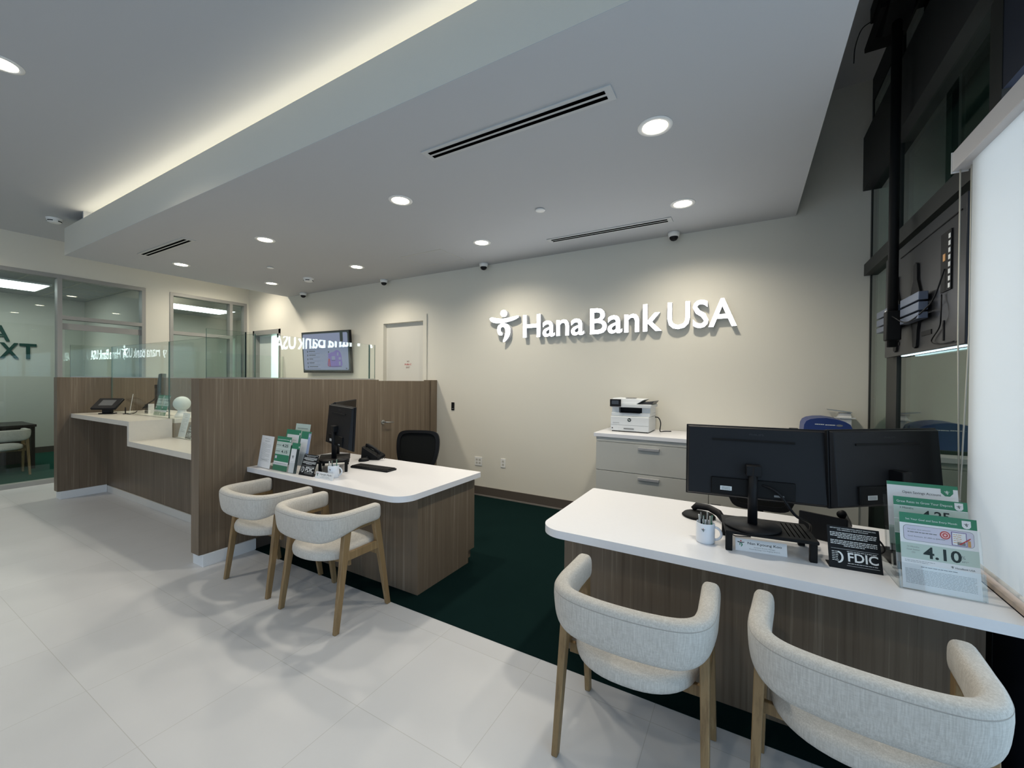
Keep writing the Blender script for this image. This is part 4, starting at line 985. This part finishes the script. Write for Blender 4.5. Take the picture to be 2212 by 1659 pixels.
B().hexa([(.02, .06, .2795), (.20, .06, .2795), (.20, .32, .2795), (.02, .32, .2795)], [(.06, .07, .290), (.225, .07, .312), (.225, .31, .312), (.06, .31, .290)], DGREY, bev=.002).build('feeder_tray', t)
B().box((-.05, .05, .3355), (.05, .10, .340), BLACK).build('top_grip', t)
b = B(); b.box((-.185, -.001, .068), (.185, .001, .0695), GINK); b.box((-.055, -.004, .028), (.045, .002, .04), GINK); b.box((-.165, -.0015, .087), (-.10, .0002, .090), GINK); b.cyl((0, 0), .006, -.0, .002, BLACK, T(-.17, .0, .035) @ RX(pi / 2)); b.build('trim_lines', t)
b = B(T(.0, -.0002, .122) @ RX(pi / 2)); b.cyl((0, 0), .0185, 0, .0015, INK, n=32); b.text('hp', .013, WINK, T(.0, -.004, .0017), width=.020, align='CENTER', off=.01); b.build('logo', t)
o = B().tube(catmull([(-.80, 4.30, 1.18), (-.765, 4.30, 1.17), (-.745, 4.30, 1.12), (-.75, 4.30, 1.04), (-.72, 4.36, 1.034), (-.66, 4.40, 1.034)], 6), .005, BLACK, n=8).build('printer_cable')
tag(o, 'black power cable curving from the back of the white printer', 'cable')
# blue device
t = thing('counting_machine', 'blue rounded counting machine on the right end of the credenza', 'machine', (.405, 4.08, 1.03), 0)
prof = smooth_poly([(0, 0), (.0, .15), (.02, .205), (.07, .222), (.17, .222), (.27, .200), (.315, .165), (.355, .05), (.355, 0)], 3)
prof = [(x, max(0.03, z)) for x, z in [(0, .03), (.0, .12), (.004, .165), (.018, .195), (.045, .212), (.09, .222), (.15, .226), (.21, .218), (.27, .200), (.30, .180), (.33, .11), (.355, .05), (.355, .03)]]
B().prism(prof, 0, .30, BLUEP, None, 'y').build('cover', t)
B().box((.002, -.004, 0), (.353, .302, .0295), BLACK, bev=.004).build('base', t)
b = B(); rr = random.Random(5); words(b, .075, .135, .170, .006, WINK, rr, -.0008); words(b, .142, .205, .168, .006, WINK, rr, -.0008)
b.prism([(.232 + .021 * cos(a * pi / 12), .170 + .008 * sin(a * pi / 12)) for a in range(24)], -.0008, -.0001, GINK, None, 'y'); b.build('printed_mark', t)
t = thing('receipt_scanner', 'small white scanner with a tilted grey tray behind the blue machine', 'scanner', (.72, 4.43, 1.03), 0)
B().box((-.03, -.02, 0), (.05, .06, .205), PW, bev=.003).build('pedestal', t)
B().box((-.06, -.03, .2055), (.075, .07, .213), PW).build('shelf', t)
B().hexa([(-.045, -.02, .2135), (.05, -.02, .2135), (.05, .06, .2135), (-.045, .06, .2135)], [(-.03, -.01, .252), (.045, -.01, .252), (.045, .05, .252), (-.03, .05, .252)], WHITE, bev=.002).build('body', t)
B().hexa([(-.11, -.03, .275), (.05, -.03, .253), (.05, .06, .253), (-.11, .06, .275)], [(-.11, -.03, .280), (.05, -.03, .262), (.05, .06, .262), (-.11, .06, .280)], STEEL).build('tray', t)
t = thing('tape_dispenser', 'tiny black and white tape dispenser on the credenza left of the blue machine', 'tape dispenser', (.34, 4.10, 1.03), 0)
B().box((-.035, 0, 0), (.03, .05, .10), WHITE, bev=.004).build('stand', t); B().box((-.03, -.003, .1005), (.035, .045, .128), BLACK, bev=.006).build('head', t)

# ------------------------------------------------------------------ wall fittings
def plate(x, z, w_, h_, label, name='outlet_plate', mat=WHITE, cat='power outlet'):
    t = thing(name, label, cat, (x, YW, z), 0, 'outlets on the sign wall' if name == 'outlet_plate' else None)
    B().box((-w_ / 2, -.007, -h_ / 2), (w_ / 2, -.0005, h_ / 2), mat, bev=.002).build('cover', t)
    b = B()
    if name == 'outlet_plate':
        n = 2 if w_ > .09 else 1
        for k in range(n):
            cx = (k - (n - 1) / 2) * .048
            for zc in (-.021, .021):
                b.box((cx - .016, -.0085, zc - .014), (cx + .016, -.0072, zc + .014), CAB); b.box((cx - .007, -.009, zc - .004), (cx - .005, -.0086, zc + .005), INK); b.box((cx + .005, -.009, zc - .004), (cx + .007, -.0086, zc + .005), INK)
        b.build('sockets', t)
    else:
        b.box((-w_ * .3, -.0085, -h_ * .32), (w_ * .3, -.0072, -h_ * .26), GINK); b.build('status_light', t)
plate(-3.10, .455, .115, .115, 'white double outlet plate on the sign wall'); plate(-2.715, .470, .07, .115, 'white single outlet plate on the sign wall')
plate(-3.535, 1.172, .05, .11, 'small black card reader on the wall right of the partition', 'card_reader', BLACK, 'card reader')

# TV on the wall, far left
t = thing('wall_display', 'tilted wall display showing a purple illustration, seen over the partition glass', 'screen', (-6.17, 4.42, 1.99), 0, rot=(radians(-4.2) * -1, radians(.4), radians(1.7)))
W_, H_ = 1.205, .70
B().box((-W_ / 2, 0, -H_ / 2), (W_ / 2, .045, H_ / 2), BLACK, bev=.004).build('bezel', t)
DIS = emis('display_page', (.30, .36, .52), .55); D2 = emis('display_dark', (.06, .08, .11), .5); D3 = emis('display_violet', (.16, .13, .36), .8); D4 = emis('display_orange', (.45, .10, .04), .6); D5 = emis('display_frame', (.03, .06, .06), .4)
b = B(); b.box((-W_ / 2 + .012, -.0015, -H_ / 2 + .03), (W_ / 2 - .012, -.0002, H_ / 2 - .012), D5); b.prism(rounded_rect(-W_ / 2 + .035, -H_ / 2 + .05, W_ / 2 - .045, H_ / 2 - .035, (.03,) * 4, 5), -.003, -.0016, DIS, None, 'y'); sc = b.build('screen', t)
b = B(); b.prism(rounded_rect(.38, .16, .45, .335, (.03, .03, 0, 0), 5), -.0045, -.0031, D5, None, 'y')
for k in range(6):
    z = .08 - .066 * k; b.box((-.47, -.0045, z - .014), (-.45, -.0031, z + .018), D2); b.box((-.42, -.0045, z), (-.42 + (.20, .16, .17, .10, .13, .22)[k], -.0031, z + .012), D2); b.box((-.42, -.004, z - .032), (-.14, -.0031, z - .029), D2)
b.box((.06, -.0045, .085), (.32, -.0031, .095), D2)
b.prism(smooth_poly([(.06, -.24), (.08, -.10), (.12, -.02), (.2, .0), (.3, .03), (.38, -.02), (.40, -.12), (.38, -.24)]), -.0045, -.0031, D3, None, 'y'); b.box((.08, -.0048, -.245), (.39, -.0031, -.238), D2)
b.box((.16, -.006, -.13), (.24, -.0045, -.07), DIS); b.box((.155, -.006, -.145), (.245, -.0045, -.137), D2); b.box((.29, -.006, -.06), (.33, -.0045, -.01), DIS); b.box((.33, -.006, -.13), (.38, -.0045, -.09), DIS); b.box((.33, -.006, -.22), (.37, -.0045, -.16), DIS)
b.cyl((0, 0), .012, 0, .003, D2, T(.09, -.0045, -.0) @ RX(pi / 2)); b.box((.075, -.0075, -.12), (.11, -.006, -.02), D3); b.box((.11, -.0075, -.06), (.15, -.006, -.045), D3)
b.hexa([(.06, -.0075, -.24), (.075, -.0075, -.24), (.075, -.006, -.24), (.06, -.006, -.24)], [(.08, -.0075, -.11), (.095, -.0075, -.11), (.095, -.006, -.11), (.08, -.006, -.11)], D4)
b.hexa([(.105, -.0075, -.24), (.12, -.0075, -.24), (.12, -.006, -.24), (.105, -.006, -.24)], [(.095, -.0075, -.11), (.11, -.0075, -.11), (.11, -.006, -.11), (.095, -.006, -.11)], D4)
b.box((.49, -.0045, -.285), (.52, -.0031, -.265), D2)
b.build('picture', sc)
B().box((-.15, .046, -.12), (.15, .085, .12), BLACKM).build('wall_bracket', t)

# ------------------------------------------------------------------ hanging display by the window
t = thing('window_display', 'large window display hung from a pole, its dark metal back facing the room', 'screen', (.845, 0, 0), 0)
Y0, Y1, Z0, Z1 = 2.60, 3.83, 1.715, 2.40
B().box((0, Y0, Z0), (.035, Y1, Z1), DGREY, bev=.004).build('back_panel', t)
B().box((.0355, Y0 + .005, Z0 + .005), (.042, Y1 - .005, Z1 - .005), BLACK).build('front_glass', t)
B().box((.014, Y0 + .05, Z0 - .006), (.030, Y1 - .30, Z0 - .0005), emis('edge_light', (.7, .93, 1.0), 2.2)).build('lit_edge', t)
def side_mount(y, z, s_=1.0):
    b = B(); poly = smooth_poly([(y - .025, z + .26), (y + .025, z + .26), (y + .03, z + .17), (y + .075, z + .09), (y + .075, z - .02), (y + .04, z - .12), (y + .028, z - .21), (y - .028, z - .21), (y - .04, z - .12), (y - .075, z - .02), (y - .075, z + .09), (y - .03, z + .17)], 2)
    b.prism(poly, -.012, -.0005, BLACKM, None, 'x'); b.build('mount_plate', t)
side_mount(3.33 - .13, 1.96); side_mount(3.56, 1.96)
b = B()
for z0, z1 in ((1.985, 2.03), (1.93, 1.975), (1.885, 1.92)): b.box((-.055, 2.98, z0), (-.015, 3.28, z1), GREYM, bev=.003)
for z0, z1 in ((1.985, 2.03), (1.93, 1.975), (1.885, 1.92)): b.box((-.055, 3.41, z0), (-.015, 3.79, z1), GREYM, bev=.003)
b.build('slotted_rail', t)
b = B(); b.box((-.006, 2.74, 1.99), (-.0005, 2.86, 2.28), BLACKM); b.build('connector_recess', t)
b = B()
for k in range(8): b.box((-.008, 2.745 + .0 * k, 2.0 + .034 * k), (-.0062, 2.765, 2.022 + .034 * k), WINK)
b.box((-.009, 2.80, 2.14), (-.0062, 2.825, 2.175), ORANGE); b.build('connector_strip', t)
b = B(); b.box((-.004, 2.98, 1.80), (-.0005, 3.12, 1.825), BLACKM); b.box((-.004, 3.50, 1.78), (-.0005, 3.66, 1.80), BLACKM); b.box((-.004, 2.82, 1.75), (-.0005, 2.835, 1.85), BLACKM); b.box((-.004, 2.64, 2.33), (-.0005, 3.5, 2.335), BLACKM); b.build('panel_slots', t)
b = B(); b.tube(catmull([(-.01, 2.80, 2.10), (-.03, 2.84, 1.98), (-.04, 2.92, 1.93), (-.07, 3.1, 1.88), (-.08, 3.34, 1.95)], 8), .0035, BLACK, n=6); b.tube(catmull([(-.01, 2.83, 1.98), (-.02, 2.80, 1.88), (-.01, 2.85, 1.82), (-.01, 2.95, 1.76), (-.01, 2.85, 1.735), (-.01, 2.68, 1.735)], 8), .003, BLACK, n=6); b.build('cable', t)
t = thing('ceiling_pole_mount', 'thick black ceiling pole carrying the window display', 'pole mount', (.775, 3.36, 0), 0)
B().tube([(0, 0, 1.76), (0, 0, 3.80)], .025, BLACKM, n=24).build('pole', t)
b = B(); b.box((-.07, -.33, 3.99), (.11, .30, 4.097), BLACKM, bev=.006); b.prism([(-.12, 3.80), (.05, 3.72), (.16, 3.80), (.26, 3.86), (.26, 4.0), (-.24, 4.0), (-.22, 3.90)], -.06, .06, BLACKM, None, 'x'); b.box((-.09, -.06, 3.83), (.06, .34, 3.86), BLACKM); b.build('ceiling_bracket', t)
B().box((-.035, -.035, 1.80), (.035, .035, 1.98), BLACKM, bev=.006).build('clamp', t)
B().tube(catmull([(-.06, .28, 4.0), (-.10, .38, 4.03), (-.12, .46, 3.97), (-.12, .50, 3.88)], 6), .0035, BLACK, n=6).build('loose_cable', t)
o = B().box((.775 - .012, 3.45, 1.90), (.775 + .012, 3.47, 2.0), WHITE).build('cable_tag'); o.parent = t; o.location = (-.775 + .0, -3.36, 0)

# ------------------------------------------------------------------ roller shade
XS = .835
t = thing('roller_shade', 'white roller shade glowing with daylight at the right picture edge', 'window shade', (XS, 0, 0), 0)
B().box((0, 1.95, .80), (.0016, 2.525, 2.50), SHADE).build('fabric', t)
B().box((-.035, 1.95, 2.50), (.055, 2.62, 2.585), pr('valance_white', (.62, .60, .60), .5), bev=.003).build('valance', t)
B().box((-.036, 2.621, 2.495), (.056, 2.627, 2.59), WHITE).build('end_cap', t)
B().tube([(.0008, 1.95, .795), (.0008, 2.525, .795)], .009, WHITE, n=10).build('hem_bar', t)
CH = pr('beaded_chain', (.62, .58, .48), .5)
b = B(); b.tube([(-.012, 2.605, 2.50), (-.012, 2.60, 1.75), (-.010, 2.57, 1.02)], .0030, CH, n=6); b.tube([(.012, 2.57, 2.50), (.008, 2.555, 1.75), (-.008, 2.568, 1.02)], .0030, CH, n=6); b.build('pull_chain', t)

# ------------------------------------------------------------------ teller counter things
ZU = 1.073; ZL = .865
t = thing('signature_terminal', 'black signature terminal on a pedestal on the upper stone counter', 'payment terminal', (-7.03, 1.95, ZU), radians(40))
B().box((-.075, -.045, 0), (.075, .045, .012), BLACK, bev=.003).build('base', t); B().box((-.045, -.03, .012), (.045, .03, .10), BLACK, bev=.005).build('pedestal', t)
MS = T(0, 0, .125) @ RX(radians(38)); B(MS).box((-.135, -.10, -.015), (.135, .10, .015), BLACK, bev=.008).build('housing', t)
B(MS).box((-.075, -.045, .0152), (.075, .06, .0162), pr('terminal_screen', (.12, .12, .12), .25)).build('screen', t)
B().tube(catmull([(.0, .03, .05), (.05, .06, .09), (.10, .03, .16)], 5), .005, BLACK, n=6).build('cable', t)
t = thing('table_sign_holder', 'clear holder with a red and white card behind the signature terminal', 'sign holder', (-7.02, 2.16, ZU), radians(-20))
B(RX(radians(-8))).box((0, 0, 0), (.13, .003, .25), PAPER).build('card', t); B(RX(radians(-8))).box((.0, -.001, .14), (.05, -.0002, .17), RED).build('red_print', t); B().box((0, 0, 0), (.13, .07, .003), ACRYL).build('foot', t)
t = thing('microphone_stand', 'thin black stand with wires beside the teller glass', 'stand', (-6.83, 2.06, ZU), 0)
B().tube([(0, 0, 0), (0, 0, .085)], .006, BLACK).build('post', t); B().cyl((0, 0), .025, 0, .006, BLACK).build('base', t)
B().tube(catmull([(.03, .0, .004), (.14, .0, .006), (.24, .01, .02), (.30, .02, .05)], 6), .004, BLACK, n=6).build('cord', t)
t = thing('document_scanner', 'black folding scanner with a white back behind the teller glass', 'scanner', (-6.80, 2.24, ZU), radians(0))
B().box((0, 0, 0), (.12, .05, .115), BLACK, bev=.004).build('body', t); B().box((.121, -.005, 0), (.132, .055, .125), WHITE).build('backing', t)
B().tube([(-.05, 0, .06), (.06, .02, .13), (.15, .04, .17), (.32, .05, .26)], .009, BLACK).build('arm', t)
for k, (x, kd, lab) in enumerate(((-6.42, 4, 'pale rate leaflet behind the teller glass, left of the pair'), (-6.25, 4, 'pale rate leaflet behind the teller glass, right of the pair'))):
    sheet(lab, (x, 2.20, ZU + .004), 0, 14, kd, .16, .25, 'leaflets behind the teller glass')
t = thing('brochure_holder', 'clear leaflet holder behind the teller glass on the upper counter', 'leaflet holder', (-6.43, 2.205, ZU), 0)
B().box((0, -.03, 0), (.36, -.027, .06), ACRYL).build('front_lip', t); B().box((0, -.03, 0), (.36, .09, .003), ACRYL).build('base', t)
t = thing('globe_lamp', 'round white globe on a tapered white foot behind the teller glass', 'lamp', (-5.78, 2.25, ZU), 0)
B().sphere((0, 0, .160), .085, pr('globe_white', (.70, .76, .72), .5)).build('globe', t); B().lathe([(.0001, 0), (.07, 0), (.066, .03), (.045, .06), (.04, .085)], WHITE).build('foot', t)
sheet('long white form leaning behind the lower teller glass', (-5.60, 2.14, ZL + .004), 0, 12, 8, .17, .27, 'leaflets behind the teller glass')
fdic('black FDIC notice behind the lower teller glass', (-5.41, 2.13, ZL), 0, .9)
nameplate('white nameplate behind the lower teller glass', (-5.22, 2.125, ZL), 0, 'Teller') if False else None
t = thing('nameplate', 'small blank-looking white plate behind the lower teller glass', 'nameplate', (-5.27, 2.13, ZL), 0, 'desk nameplates')
B(RX(radians(-15))).box((0, 0, 0), (.2, .003, .055), PAPER).build('plate', t)
b = B(RX(radians(-15))); figure(b, T(.008, -.0003, .016), .026, (INK, INK, INK)); words(b, .06, .16, .03, .006, INK, random.Random(8), -.0006); b.build('lettering', t)
desk_phone('black phone in the shade behind the teller glass', (-5.30, 2.48, ZL), radians(150))
t = thing('bill_counter', 'grey banknote counter at the right end behind the teller glass', 'machine', (-4.95, 2.33, ZL), radians(10))
B().hexa([(-.12, -.11, 0), (.12, -.11, 0), (.12, .11, 0), (-.12, .11, 0)], [(-.10, -.05, .20), (.10, -.05, .20), (.10, .08, .20), (-.10, .08, .20)], DGREY, bev=.01).build('body', t); B().box((-.09, -.03, .2005), (.09, .05, .225), pr('counter_grey', (.35, .37, .4), .5), bev=.006).build('hopper', t)
